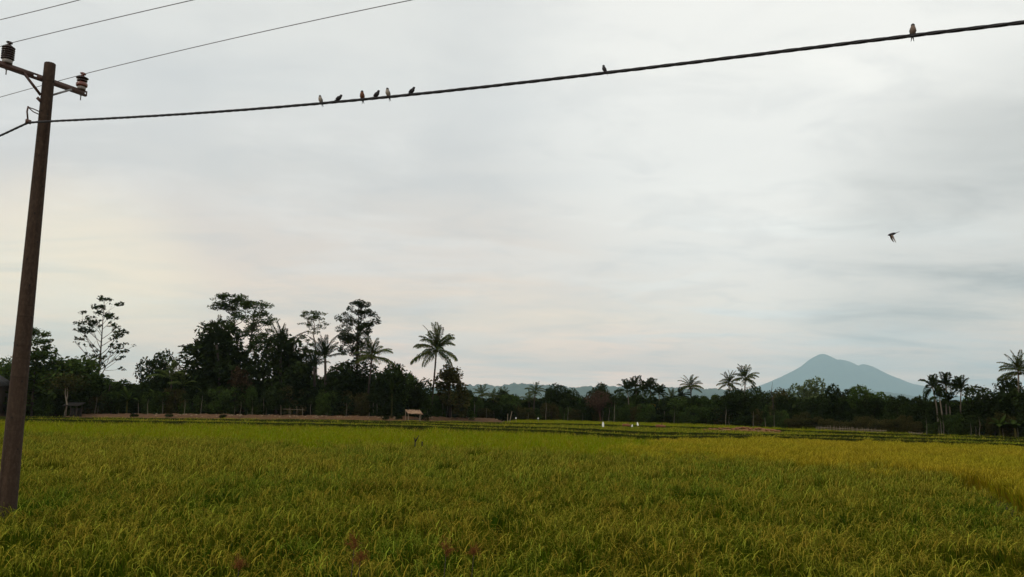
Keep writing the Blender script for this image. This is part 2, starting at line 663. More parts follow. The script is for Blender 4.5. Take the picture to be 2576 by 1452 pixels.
hz_m = bpy.data.materials.new('haze')
hz_m.use_nodes = True
hz_m.node_tree.nodes.clear()
ho = hz_m.node_tree.nodes.new('ShaderNodeOutputMaterial')
hv_ = hz_m.node_tree.nodes.new('ShaderNodeVolumePrincipled')
hv_.inputs['Color'].default_value = (.63, .88, 1.0, 1)
hv_.inputs['Density'].default_value = 6.1e-5
hz_m.node_tree.links.new(hv_.outputs[0], ho.inputs['Volume'])
g = Geo()
top = float(mt_pts[:, 2].max()) + 90
zb = float(ground_z(110, 190)) - 1.2
g.box((0, 11250, (top + zb) / 2), (29000, 26500, top - zb))
haze = link('haze', g.mesh('haze', hz_m))
haze['kind'] = 'stuff'

# ---------------------------------------------------------------- utility pole
PY = 13.0
p_top = P(126, 160, PY)
p_bot = P(17, 1275, PY)
p_dir = (p_top - p_bot) / np.linalg.norm(p_top - p_bot)
zg0 = float(ground_z(p_bot[0], PY))
p_base = p_bot + p_dir * ((zg0 - p_bot[2]) / p_dir[2])
pole = thing('utility_pole', Vector(p_base), 'tall round brown concrete utility pole at the left edge, standing in the rice', 'utility pole')
PL = p_top - p_base
plen = float(np.linalg.norm(PL))


def pole_at(z):
    return p_base + PL * ((z - p_base[2]) / PL[2])


def pole_r(z):
    return .147 + (.088 - .147) * (z - p_base[2]) / PL[2]


g = Geo()
zs = np.linspace(-.5, 1.0, 34)
pts = [PL * z for z in zs]
rad = [.147 + (.088 - .147) * z for z in zs]
g.tube(pts[:-1] + [PL * .9985, PL * 1.0], rad[:-1] + [.0885, .083], 28)
link('shaft', g.mesh('shaft', M['pole'], True), pole)
bm_edge = pole.children[0].data
for p_ in bm_edge.polygons:
    if len(p_.vertices) > 4:
        p_.use_smooth = False
# small dark step holes in the shaft (picture positions on the shaft: across -1..1, height)
hole_me = None
for v_, s_ in [(278, .75), (205, .8), (262, -.85), (248, -.9), (290, .3), (360, -.6), (432, .35), (395, -.25), (470, .55), (540, -.1),
               (610, .5), (655, -.4), (720, .1), (800, .62), (870, -.5), (960, .25), (1050, -.3), (1130, .45), (283, -.5), (300, -.65)]:
    z_ = float(P(90, v_, PY)[2])
    c_ = pole_at(z_)
    r_ = pole_r(z_)
    a_ = math.atan2(-c_[1], -c_[0]) + s_ * 1.25          # the side facing the viewer
    nrm = np.array([math.cos(a_), math.sin(a_), 0])
    if hole_me is None:
        gg = Geo()
        gg.lathe([(.012, -.004), (.014, .001), (.0135, .004), (.007, .0045)], 8)
        hole_me = gg.mesh('step_hole', M['hole'], True)
    o = link('step_hole', hole_me, pole)
    o.location = Vector(c_ + nrm * (r_ + .001) - p_base)
    o.rotation_euler = Vector(nrm).to_track_quat('Z', 'Y').to_euler()

# cross arm: steel channel in front of the shaft
ARM = np.array([.50, .866, 0.0])
ARM /= np.linalg.norm(ARM)
NRM = np.array([ARM[1], -ARM[0], 0.0])                 # towards the viewer
arm_c0 = P(122, 199, PY + .05)
za = float(arm_c0[2])
arm_o = pole_at(za) - NRM * (pole_r(za) + .045)         # behind the shaft


def on_line_u(o, d, u, v):
    """parameter along line o + t d (horizontal) whose picture column is u"""
    ts = np.linspace(-4, 4, 4001)
    pts_ = o[:, None] + d[:, None] * ts
    uu, vv = uv_of(*pts_)
    return float(ts[np.argmin(np.abs(uu - u))])


t_end = on_line_u(arm_o, ARM, 217, 230)
t_ins_r = on_line_u(arm_o, ARM, 204, 225)
t_ins_l = on_line_u(arm_o, ARM, 17, 165)
t_beg = t_ins_l - .62
Rarm = np.stack([ARM, NRM, np.array([0, 0, 1.0])], 1)
rel = arm_o - p_base
g = Geo()
hgt, th_, dep = .075, .007, .05
L_ = t_end - t_beg
mid = rel + ARM * (t_end + t_beg) / 2
# web split round two slots
slots = [(t_beg - 0.0, t_beg), (-.19, -.135), (t_end - .045, t_end - .022)]
cur = t_beg
for a_, b_ in slots[1:]:
    g.box(rel + ARM * (cur + a_) / 2 + NRM * dep / 2, (a_ - cur, th_, hgt), Rarm)
    for s_ in (-1, 1):
        g.box(rel + ARM * (a_ + b_) / 2 + NRM * dep / 2 + np.array([0, 0, s_ * hgt * .335]), (b_ - a_, th_, hgt * .33), Rarm)
    cur = b_
g.box(rel + ARM * (cur + t_end) / 2 + NRM * dep / 2, (t_end - cur, th_, hgt), Rarm)
for s_ in (-1, 1):
    g.box(mid + np.array([0, 0, s_ * (hgt / 2 + th_ / 2 + .001)]), (L_, dep + th_, th_), Rarm)
link('crossarm', g.mesh('crossarm', M['steel']), pole)


def brace(t_arm, z_low, mat, off):
    a = rel + ARM * t_arm + NRM * (dep / 2 + .012) + np.array([0, 0, -.02])
    c = pole_at(z_low)
    b = c - p_base + ARM * off * pole_r(z_low) + NRM * -.02
    d = b - a
    n = np.linalg.norm(d)
    d /= n
    s = np.cross(d, NRM)
    s /= np.linalg.norm(s)
    t = np.cross(d, s)
    g = Geo()
    R_ = np.stack([d, s, t], 1)
    g.box((a + b) / 2, (n, .032, .005), R_)
    g.box((a + b) / 2 + s * .016 + t * .012, (n, .005, .028), R_)
    return link('brace', g.mesh('brace', mat), pole)


brace(on_line_u(arm_o, ARM, 58, 165), float(P(120, 243, PY)[2]), M['steel'], -.9)
brace(on_line_u(arm_o, ARM, 178, 205), float(P(120, 240, PY)[2]) + .03, M['steel_grey'], .9)


def insulator(t, kind, label):
    base = arm_o + ARM * t + np.array([0, 0, hgt / 2 + th_ + .002])
    o = thing('insulator', Vector(base), label, 'insulator', 'pin insulators on the crossarm')
    wm, dm = M['porcelain_white'], M['porcelain_dark']
    if kind == 0:
        g = Geo()
        g.lathe([(.070, 0), (.076, .004), (.078, .055), (.070, .062)], 20)
        link('base_cap', g.mesh('base_cap', wm, True), o)
        pr, z = [(.055, .063)], .07
        for k in range(6):
            pr += [(.06, z), (.095, z + .005), (.100, z + .014), (.095, z + .022), (.062, z + .034)]
            z += .037
        pr += [(.07, z), (.05, z + .02), (.03, z + .025)]
        htop = z + .02
    else:
        g = Geo()
        g.lathe([(.062, 0), (.068, .004), (.070, .05), (.062, .058)], 20)
        link('base_cap', g.mesh('base_cap', wm, True), o)
        g = Geo()
        g.lathe([(.055, .059), (.088, .062), (.094, .075), (.096, .105), (.088, .125), (.06, .138)], 20)
        link('shed', g.mesh('shed', M['porcelain_red'], True), o)
        pr = [(.05, .139), (.055, .15), (.085, .158), (.088, .167), (.055, .185), (.06, .195), (.098, .205), (.103, .215),
              (.06, .24), (.04, .25)]
        htop = .25
    g = Geo()
    g.lathe(pr, 20)
    link('body', g.mesh('body', dm, True), o)
    g = Geo()
    g.lathe([(.028, htop), (.036, htop + .01), (.022, htop + .03), (.026, htop + .042), (.044, htop + .05), (.044, htop + .062), (.02, htop + .068)], 12)
    g.box((0.05 * NRM[0], .05 * NRM[1], htop + .03), (.05, .03, .028), Rarm)
    link('head_clamp', g.mesh('head_clamp', M['porcelain_dark'] if kind == 0 else M['porcelain_red'], True), o)
    g = Geo()
    g.tube([(0, 0, -.002), (0, 0, -.19)], .009, 8)
    g.lathe([(.02, -.108), (.02, -.098)], 6)
    link('pin', g.mesh('pin', M['steel_grey']), o)
    return base + np.array([0, 0, htop + .034])


wl = insulator(t_ins_l, 0, 'dark six-ribbed insulator with pale base on the crossarm, left of the pole top')
wr = insulator(t_ins_r, 1, 'squat insulator with red-brown bulge and pale base at right end of crossarm')

# clamp bracket on the shaft that holds the twisted cable
zc_ = float(P(95, 294, PY)[2])
bo = pole_at(zc_) - p_base
LEFT = -ARM
g = Geo()
k0 = bo + LEFT * pole_r(zc_)
cl = k0 + LEFT * .165
cl[2] = P(*[86, 309], float((p_base + cl)[1]))[2] - p_base[2]
for dz in (.055, .005):
    g.tube([k0 + np.array([0, 0, dz]) - LEFT * .03, k0 + LEFT * .10 + np.array([0, 0, dz + .02]), k0 + LEFT * .19 + np.array([0, 0, .075])], .009, 6)
g.tube([k0 + LEFT * .19 + np.array([0, 0, .09]), k0 + LEFT * .20 + np.array([0, 0, .0]), cl + LEFT * .01 + np.array([0, 0, .05])], .013, 6)
g.box(cl + np.array([0, 0, .018]), (.08, .035, .065), Rarm)
link('cable_bracket', g.mesh('cable_bracket', M['steel']), pole)
clamp_w = p_base + cl
g = Geo()
zt = float(P(110, 257, PY)[2])
q0 = pole_at(zt) - p_base + LEFT * (pole_r(zt) + .025)
g.box(q0, (.10, .006, .055), Rarm @ np.array(Matrix.Rotation(math.radians(35), 3, 'Y')))
link('strap_plate', g.mesh('strap_plate', M['steel']), pole)


# ---------------------------------------------------------------- wires and the twisted cable
def wire_pts(o, d, marks, ext, n=60):
    """points in the upright plane through o along d that pass the given picture points, then run on"""
    nrm = np.cross(d, [0, 0, 1.0])
    pp = []
    for u, v in marks:
        r_ = ray(u, v)
        t = np.dot(o - EYE, nrm) / np.dot(r_, nrm)
        q = EYE + r_ * t
        pp.append((np.dot(q - o, d), q[2]))
    pp = np.array(sorted(pp))
    deg = min(2, len(pp) - 1)
    co = np.polyfit(pp[:, 0], pp[:, 1], deg)
    return pp, co


RIGHT = np.array([.89, -.456, 0])
RIGHT /= np.linalg.norm(RIGHT)
AWAY = np.array([-.83, .558, 0])
AWAY /= np.linalg.norm(AWAY)


def line(name, o, marks_r, marks_l, r, label, len_r=24, len_l=26):
    pts = []
    if marks_l:
        pp, co = wire_pts(o, AWAY, [*marks_l], 0)
        s0 = (np.polyval(co, pp[-1, 0]) - o[2]) / max(pp[-1, 0], .1)
        for s in np.linspace(len_l, .15, 40):
            z = o[2] + s0 * s * (1 - s / (2.2 * len_l))
            pts.append(np.array([*(o + AWAY * s)[:2], z]))
    pts.append(o.copy())
    pp, co = wire_pts(o, RIGHT, [*marks_r], 0)
    co = np.polyfit(np.concatenate([[0] * 3, pp[:, 0]]), np.concatenate([[o[2]] * 3, pp[:, 1]]), min(2, len(pp)))
    for s in np.linspace(.15, len_r, 70):
        pts.append(np.array([*(o + RIGHT * s)[:2], np.polyval(co, s)]))
    g = Geo()
    g.tube(pts, r, 6)
    ob = link(name, g.mesh(name, M['wire'], True))
    tag(ob, label, 'wire', 'thin bare power wires')
    return ob


line('power_wire', wr + NRM * .05, [(480, 119), (760, 61), (1030, 0)], [(100, 208), (0, 243)], .0058,
     'thin power wire tied to the red-brown insulator at the right end of the crossarm')
line('power_wire', wl + NRM * .05, [(150, 79), (310, 40), (487, 0)], [(0, 117)], .0058,
     'thin power wire tied to the dark ribbed insulator left of the pole top')
w3 = wl - ARM * .55
w3 = P(0, 50, w3[1] + .2)
line('power_wire', w3, [(100, 25.5), (200, 0)], [], .0058,
     'highest thin power wire crossing the top left corner of the sky', len_l=0)

o_c = clamp_w.copy()
CR = .0086                                          # radius of one strand
cab = thing('twisted_cable', Vector(o_c), 'thick black twisted cable with birds perched along it', 'cable')
marks_c = [(130, 306), (300, 294), (500, 286), (680, 273), (807, 261), (935, 249), (1035, 236), (1200, 219), (1520, 184),
           (1900, 139), (2297, 91), (2576, 55)]
pp, co = wire_pts(o_c, RIGHT, marks_c, 0)
co = np.polyfit(pp[:, 0], pp[:, 1], 4)
s_max = pp[-1, 0]


def cable_pt(s):
    if s <= s_max:
        z = np.polyval(co, s)
    else:
        sl = (np.polyval(co, s_max) - np.polyval(co, s_max - .5)) / .5
        z = np.polyval(co, s_max) + sl * (s - s_max)
    return np.array([*(o_c + RIGHT * s)[:2], z])


ppl, _ = wire_pts(o_c, AWAY, [(60, 318), (0, 342)], 0)
sl_l = (ppl[1, 1] - ppl[0, 1]) / (ppl[1, 0] - ppl[0, 0])
zl0 = ppl[0, 1] - sl_l * ppl[0, 0]
path = []
sl_l = (ppl[-1, 1] - o_c[2]) / ppl[-1, 0]
for s in np.arange(24, 0, -.05):
    path.append(np.array([*(o_c + AWAY * s)[:2], o_c[2] + sl_l * s * (1 - s / 50)]))
s0_ = .0
for s in np.arange(0, s_max + 9, .04):
    q = cable_pt(max(s, pp[0, 0]))
    k = min(1, s / max(pp[0, 0], .1))
    z = q[2] * k + o_c[2] * (1 - k) if s < pp[0, 0] else q[2]
    path.append(np.array([*(o_c + RIGHT * s)[:2], z]))
path = np.array(path)
seg = np.concatenate([[0], np.cumsum(np.linalg.norm(np.diff(path, axis=0), axis=1))])
tng = np.gradient(path, axis=0)
tng /= np.linalg.norm(tng, axis=1)[:, None]
sa = np.cross(tng, [0, 0, 1.0])
sa /= np.linalg.norm(sa, axis=1)[:, None]
sb = np.cross(sa, tng)
for k in range(4):
    ph = seg * (2 * math.pi / .62) + k * math.pi / 2 + .35 * np.sin(seg * .9)
    st = path + (CR * 1.12) * (np.cos(ph)[:, None] * sa + np.sin(ph)[:, None] * sb) - o_c
    g = Geo()
    g.tube(st, CR * (1.12 if k == 0 else 1.0), 6)
    link('strand', g.mesh('strand', M['cable'], True), cab)


# ---------------------------------------------------------------- swallows
M['bird_dark'] = plain('bird_dark', (.018, .019, .024), (.035, .034, .036), 60, .7)
M['bird_pale'] = plain('bird_pale', (.26, .235, .20), (.36, .325, .28), 60, .85)
M['bird_rust'] = plain('bird_rust', (.11, .045, .022), (.17, .075, .042), 60, .85)
M['bird_brown'] = plain('bird_brown', (.14, .10, .08), (.22, .17, .13), 60, .85)
M['beak'] = plain('beak', (.02, .018, .016))


def bird_body(path, rx, rz, belly, throat):
    """one continuous feathered body; front faces get the belly colour"""
    path = np.array(path, float)
    n, k = len(path), 12
    V, fs, mats = [], [], []
    tg = np.gradient(path, axis=0)
    tg /= np.linalg.norm(tg, axis=1)[:, None]
    for i in range(n):
        up = np.cross([0, 1, 0], tg[i]) * -1.0
        for j in range(k):
            a = j / k * 2 * math.pi
            V.append(path[i] + np.array([0, 1, 0]) * rx[i] * math.cos(a) + up * rz[i] * math.sin(a))
    g = Geo()
    front, back = [], []
    for i in range(n - 1):
        for j in range(k):
            j2 = (j + 1) % k
            f = (i * k + j, i * k + j2, (i + 1) * k + j2, (i + 1) * k + j)
            am = (j + .5) / k * 2 * math.pi
            isf = math.sin(am) < -.25 and 1 <= i < throat
            (front if isf else back).append(f)
    back.append(tuple(range(k))[::-1])
    back.append(tuple((n - 1) * k + j for j in range(k)))
    V = np.array(V)
    g.add(V, back, 0)
    me_f = [tuple(f) for f in front]
    g.f.append([np.array(f) for f in me_f])
    g.m.append(1)
    g.v.append(np.zeros((0, 3)))
    return g.mesh('body', [M['bird_dark'], belly], True)


def blade(pts, widths, nrm, th=.0016):
    """thin feathered surface along pts, widths across, a little thickness"""
    pts = np.array(pts, float)
    tg = np.gradient(pts, axis=0)
    tg /= np.linalg.norm(tg, axis=1)[:, None]
    V = []
    for p, t, w in zip(pts, tg, widths):
        s = np.cross(nrm, t)
        s /= np.linalg.norm(s)
        q = np.asarray(nrm) * th
        V += [p - s * w, p + q, p + s * w, p - q]
    fs = []
    n = len(pts)
    for i in range(n - 1):
        for k in range(4):
            k2 = (k + 1) % 4
            fs.append((i * 4 + k, i * 4 + k2, (i + 1) * 4 + k2, (i + 1) * 4 + k))
    fs += [(3, 2, 1, 0), tuple((n - 1) * 4 + k for k in range(4))]
    return np.array(V), fs


def perched(u, v_mark, heading, tilt, belly, label, scale=1.0, lift=0.0):
    """v is found from the cable; heading in degrees, 0 = facing +X; tilt = body angle above level"""
    ts = np.linspace(.3, s_max, 3000)
    ptsc = np.array([cable_pt(t) for t in ts])
    uu, vv = uv_of(*ptsc.T)
    c = ptsc[np.argmin(np.abs(uu - u))] + np.array([0, 0, CR * 1.9])
    o = thing('swallow', Vector(c), label, 'bird', 'swallows perched on the twisted cable', math.radians(heading))
    o.scale = (scale * .93,) * 3
    ca, sa_ = math.cos(math.radians(tilt)), math.sin(math.radians(tilt))

    def R_(x, z):
        return np.array([x * ca - z * sa_, 0, x * sa_ + z * ca + .036 + lift])
    prof = [(-.052, 0, .007), (-.043, .001, .014), (-.026, .000, .023), (-.006, -.002, .028), (.012, -.002, .0275), (.026, .001, .023),
            (.035, .004, .0185), (.043, .007, .0185), (.051, .008, .0175), (.058, .007, .012), (.062, .006, .005)]
    pth = [R_(x, z) for x, z, r in prof]
    rx = [r * 1.0 for *_, r in prof]
    link('body', bird_body(pth, rx, [r * 1.02 for r in rx], belly, 7), o)
    up = np.array([-sa_, 0, ca])
    for s in (-1, 1):
        off = np.array([0, s * .024, 0])
        V, fs = blade([R_(.020, .010) + off * .85, R_(-.005, .012) + off * 1.02, R_(-.035, .012) + off * .8, R_(-.072, .008) + off * .35],
                      [.010, .0165, .011, .002], np.array([up[0] * .5, s * .85, up[2] * .5]))
        g = Geo()
        g.add(V, fs)
        link('wing', g.mesh('wing', M['bird_dark']), o)
        V, fs = blade([R_(-.045, .004) + np.array([0, s * .003, 0]), R_(-.07, .004) + np.array([0, s * .006, 0]), R_(-.105, .002) + np.array([0, s * .013, 0])],
                      [.006, .006, .0016], up)
        g = Geo()
        g.add(V, fs)
        link('tail_feather', g.mesh('tail_feather', M['bird_dark']), o)
        g = Geo()
        g.lathe([(.0005, 0), (.0022, .0006), (.0016, .0018), (.0003, .0022)], 8)
        e = link('eye', g.mesh('eye', M['hole'], True), o)
        e.location = Vector(R_(.054, .010) + np.array([0, s * .0145, 0]))
        e.rotation_euler = (-s * math.pi / 2, 0, 0)
        g = Geo()
        hip = R_(-.004, -.024) + np.array([0, s * .009, 0])
        g.tube([hip, np.array([0.003, s * .010, .006]), np.array([.0, s * .010, -.004])], [.004, .0022, .002], 6)
        for dx in (-.010, .004, .010):
            g.tube([(0, s * .010, -.002), (dx, s * .010 + abs(dx) * .2, -.001), (dx * 1.25, s * .010, -.007)], [.0018, .0016, .001], 5)
        link('leg', g.mesh('leg', M['beak'], True), o)
    g = Geo()
    b0 = R_(.059, .0055)
    fw = np.array([1.0, 0, -.12])
    g.tube([b0 - fw * .004, b0 + fw * .006, b0 + fw * .013], [.0052, .0036, .0006], 8)
    link('beak', g.mesh('beak', M['beak'], True), o)
    return o


perched(806, 0, 240, 62, M['bird_pale'], 'pale-breasted swallow facing us, leftmost of the birds on the cable')
perched(852, 0, -22, 30, M['bird_dark'], 'dark swallow in profile, hunched low, second bird from the left on the cable', .98)
perched(911, 0, 262, 66, M['bird_rust'], 'swallow with rust-red breast facing us on the cable', 1.08)
perched(947, 0, -25, 42, M['bird_dark'], 'dark swallow in profile between the rusty and the white-breasted bird', 1.0)
perched(976, 0, 240, 64, M['bird_pale'], 'swallow with creamy white breast, just right of a dark bird in profile', 1.08)
perched(1036, 0, -22, 40, M['bird_dark'], 'dark swallow pointing its beak right, last of the cluster of six', .95)
perched(1521, 0, 165, 66, M['bird_dark'], 'lone black swallow looking left at the middle of the cable', .82)
perched(2297, 0, 255, 66, M['bird_brown'], 'lone fluffed brown swallow near the right end of the cable', 1.0)

# flying swallow, heading left, wings swept down and back
fc = P(2245, 589, 10.0)
fl = thing('flying_swallow', Vector(fc), 'dark swallow in flight with wings lowered, above the mountain', 'bird')
prof = [(.062, .004), (.052, .012), (.040, .0145), (.024, .0165), (.004, .018), (-.018, .016), (-.036, .011), (-.05, .006)]
fd = np.array([-math.cos(.30), -.12, -math.sin(.30)])           # the way it flies
fd /= np.linalg.norm(fd)


def FR(s, down=0.0, side=0.0):
    return fd * s + np.array([.12 * down, side, -down])


g = Geo()
g.tube([FR(s) for s, r in prof], [r for s, r in prof], 10)
link('body', g.mesh('body', M['bird_dark'], True), fl)
for s in (-1, 1):
    k = 1.0 if s < 0 else .9
    V, fs = blade([FR(.018, 0, s * .008), FR(.014, .026 * k, s * .020), FR(.008, .060 * k, s * .026), FR(-.004, .092 * k, s * .026), FR(-.016, .122 * k, s * .022)],
                  [.013, .014, .011, .007, .0012], np.array([.15, s * .96, .25]))
    g = Geo()
    g.add(V, fs)
    link('wing', g.mesh('wing', M['bird_brown']), fl)
    V, fs = blade([FR(-.042), FR(-.07, -.002, s * .005), FR(-.102, -.004, s * .013)], [.006, .0065, .0015], np.array([0, .5, 1.0]))
    g = Geo()
    g.add(V, fs)
    link('tail_feather', g.mesh('tail_feather', M['bird_dark']), fl)
g = Geo()
g.tube([FR(.060), FR(.073)], [.0042, .0006], 8)
link('beak', g.mesh('beak', M['beak'], True), fl)

# ---------------------------------------------------------------- rice paddies
# borders in picture columns/rows, turned into places on the ground below
B_near = ([-600, -150, 100, 420, 843, 1000, 1300, 1480, 1657, 1900, 2100, 2300, 2440, 2576, 2800, 3200],
          [1072, 1079, 1084, 1094, 1109, 1114, 1124, 1131, 1138, 1148, 1156, 1168, 1186, 1248, 1345, 1500])
U_mid = ([-600, -150, 60, 420, 843, 1055, 1160, 1400, 1657, 1866, 1890, 2100, 2350, 2576, 3200],
         [1050, 1053, 1056.5, 1062, 1069, 1074, 1078, 1086, 1101.5, 1101.5, 1098.5, 1106, 1113, 1121, 1142])
L_a = ([-600, 170, 500, 843, 1050, 1160, 1400, 1657, 1900, 2150, 2576, 3200], [1048, 1052, 1055, 1061, 1066, 1071, 1077, 1090, 1094, 1098, 1112, 1133])
L_b = ([-600, 170, 843, 1050, 1300, 1500, 1800, 2100, 2576, 3200], [1046.5, 1050, 1057.5, 1061.5, 1065, 1068.5, 1077, 1087.5, 1104, 1125])
L_c = ([-600, 100, 600, 1000, 1265, 1285, 1300, 1500, 1800, 2000, 2300, 2576, 3200], [1045, 1048, 1051.5, 1057, 1060.5, 1056, 1053.5, 1058, 1067, 1077, 1089, 1098, 1119])

M['rice_mix'] = leafy('rice_mix', (.031, .072, .002), (.070, .086, .003), (.021, .060, .003), .11, .4, 3.0, spread=(.35, 1.65), odd=(.085, .085, .005))
M['rice_young'] = leafy('rice_young', (.150, .235, .002), (.19, .230, .003), (.11, .19, .003), .09, .4, 3.0, spread=(.5, 1.5), odd=(.22, .19, .006))
M['rice_ripe'] = leafy('rice_ripe', (.150, .165, .004), (.205, .172, .005), (.11, .15, .004), .09, .4, 3.0, spread=(.5, 1.5), odd=(.26, .17, .010))
M['rice_far'] = leafy('rice_far', (.095, .150, .005), (.13, .160, .006), (.075, .125, .005), .06, .35, 3.0, spread=(.5, 1.5))
M['ear_green'] = leafy('ear_green', (.150, .205, .018), (.25, .245, .024), (.30, .24, .026), .11, .3, 4.0, spread=(.35, 1.5), odd=(.26, .20, .022))
M['ear_gold'] = leafy('ear_gold', (.28, .25, .016), (.32, .245, .018), None, .12, .3, 4.0, spread=(.5, 1.4))


def blades(rng, base, az, length, lean, width, seg, curl, late=1.5):
    """many curved tapering leaf blades as numpy strips"""
    n = len(base)
    t = np.linspace(0, 1, seg + 1)
    ang = lean[:, None] + curl[:, None] * t[None] ** late             # angle from upright
    step = (length / seg)[:, None]
    dx = np.concatenate([np.zeros((n, 1)), np.cumsum(np.sin(ang[:, 1:]) * step, 1)], 1)
    dz = np.concatenate([np.zeros((n, 1)), np.cumsum(np.cos(ang[:, 1:]) * step, 1)], 1)
    cx, sx = np.cos(az)[:, None], np.sin(az)[:, None]
    c = np.stack([base[:, 0:1] + dx * cx, base[:, 1:2] + dx * sx, base[:, 2:3] + dz], -1)
    w = width[:, None] * np.clip(np.minimum(1, .45 + t * 2.2) * (1 - t ** (2.2 if late < 3 else 9)), .06, 1)[None]
    side = np.stack([-np.sin(az + .5), np.cos(az + .5), np.zeros(n)], -1)[:, None]
    v = np.stack([c - side * w[..., None] * .5, c + side * w[..., None] * .5], 2)      # n, seg+1, 2, 3
    V = v.reshape(-1, 3)
    i = (np.arange(n)[:, None] * (seg + 1) + np.arange(seg)[None]) * 2
    f = np.stack([i, i + 1, i + 3, i + 2], -1).reshape(-1, 4)
    return V, f, c


def rice_mesh(name, seed, leafm, earm, r, nl, ne, seg, lw, ew, square=False, hgt_=1.0, grains=True):
    rng = np.random.default_rng(seed)
    g = Geo()

    def base(n):
        if square:
            return np.stack([rng.uniform(-r, r, n), rng.uniform(-r, r, n), np.zeros(n)], 1)
        a, q = rng.uniform(0, 6.283, n), r * np.sqrt(rng.uniform(0, 1, n))
        return np.stack([q * np.cos(a), q * np.sin(a), np.zeros(n)], 1)
    ln = rng.uniform(.52, .84, nl) * hgt_
    V, f, _ = blades(rng, base(nl), rng.uniform(0, 6.283, nl), ln, rng.uniform(.02, .20, nl), lw * rng.uniform(.7, 1.3, nl), seg, rng.uniform(.05, .55, nl))
    g.add(V, f, 0)
    if ne:
        b = base(ne)
        az = rng.normal(.2, 1.3, ne)
        V, f, c = blades(rng, b, az, rng.uniform(.80, .98, ne) * hgt_, rng.uniform(.02, .14, ne), np.full(ne, ew), 12 if grains else 7, rng.uniform(2.0, 3.1, ne), 7.0)
        if not grains:
            ff = f.reshape(ne, -1, 4)
            g.add(V, ff[:, :-3].reshape(-1, 4), 0)
            g.add(V, ff[:, -3:].reshape(-1, 4), 1)
        else:
            # bare lower stalk in leaf colour, the arching upper part is the ear with its grains
            ff = f.reshape(ne, -1, 4)
            g.add(V, ff[:, :-4].reshape(-1, 4), 0)
            g.add(V, ff[:, -4:].reshape(-1, 4), 1)
            s = c.shape[1]
            up = c[:, s - 4:, :]
            q = []
            for k in range(3):
                for tt in np.linspace(0, 1, 6)[:-1]:
                    q.append(up[:, k] * (1 - tt) + up[:, k + 1] * tt)
            q = np.concatenate(q)
            q = q[::2] + rng.normal(0, .006, q[::2].shape) + np.array([0, 0, -.006])
            v2, f2 = leaf_quads(rng, q, rng.uniform(.014, .026, len(q)), 0, .5)
            g.add(v2, f2, 1)
    return g.mesh(name, [leafm, earm])


tuft_sets = {}


def tufts(key, leafm, earm, ear, hgt_=1.0):
    col = bpy.data.collections.new('rice_tufts_' + key)
    k = 0
    for lod, (r, nl, ne, seg, lw, ew, sq) in enumerate([(.12, 26, int(6 * ear), 4, .014, .0115, False),
                                                       (.28, 64, int(18 * ear), 2, .019, .015, True),
                                                       (.60, 170, int(36 * ear), 1, .042, .024, True)]):
        for j in range(4):
            me = rice_mesh('rice_tuft', 100 + lod * 10 + j + len(key), leafm, earm, r, nl, ne, seg, lw, ew, sq, hgt_, lod == 0)
            o = bpy.data.objects.new('rice_tuft', me)
            col.objects.link(o)
            k += 1
    tuft_sets[key] = col


tufts('mixed', M['rice_mix'], M['ear_green'], 1.0)
tufts('young', M['rice_young'], M['ear_green'], .25)
tufts('ripe', M['rice_ripe'], M['ear_gold'], 1.5)
tufts('far', M['rice_far'], M['ear_green'], .5)


def scatter_group(col):
    ng = bpy.data.node_groups.new('scatter_' + col.name, 'GeometryNodeTree')
    ng.interface.new_socket('Geometry', in_out='INPUT', socket_type='NodeSocketGeometry')
    ng.interface.new_socket('Geometry', in_out='OUTPUT', socket_type='NodeSocketGeometry')
    N, L = ng.nodes.new, ng.links.new
    gi, go = N('NodeGroupInput'), N('NodeGroupOutput')
    ci = N('GeometryNodeCollectionInfo')
    ci.inputs['Collection'].default_value = col
    ci.inputs['Separate Children'].default_value = True
    ci.inputs['Reset Children'].default_value = True
    iop = N('GeometryNodeInstanceOnPoints')
    iop.inputs['Pick Instance'].default_value = True

    def attr(nm, ty):
        a = N('GeometryNodeInputNamedAttribute')
        a.data_type = ty
        a.inputs['Name'].default_value = nm
        return a.outputs['Attribute']
    L(gi.outputs[0], iop.inputs['Points'])
    L(ci.outputs[0], iop.inputs['Instance'])
    L(attr('pick', 'INT'), iop.inputs['Instance Index'])
    L(attr('turn', 'FLOAT_VECTOR'), iop.inputs['Rotation'])
    L(attr('size', 'FLOAT_VECTOR'), iop.inputs['Scale'])
    L(iop.outputs[0], go.inputs[0])
    return ng


FIELD_PTS = {k: [] for k in ('near', 'bright', 'yellow', 'strip1', 'strip2', 'strip3')}
rngF = np.random.default_rng(7)


def classify(x, y):
    u, v = uv_of(x, y, canopy_z(x, y))
    wob = (fbm(x * .35, y * .2, 77) * 34 + rngF.normal(0, 7, len(x))) * np.clip((60 - y) / 40, 0.12, 1)
    cls = np.zeros(len(x), int)
    bn = np.interp(u, *B_near)
    split = 1700 + (v - 1101) * -1.4 + fbm(x * .2, y * .15, 5) * 260 + rngF.normal(0, 60, len(x))
    um, la, lb, lc = (np.interp(u, *q) for q in (U_mid, L_a, L_b, L_c))
    hard = u > 2290
    near = np.where(hard, v + wob * .12 > bn, v + wob > bn)
    cls[near] = 1
    mid = ~near & (v > um)
    cls[mid & (u < split)] = 2
    cls[mid & (u >= split)] = 3
    cls[~near & ~mid & (v > la)] = 4
    cls[~near & ~mid & (v <= la) & (v > lb)] = 5
    cls[~near & ~mid & (v <= lb) & (v > lc)] = 6
    return cls, u, v


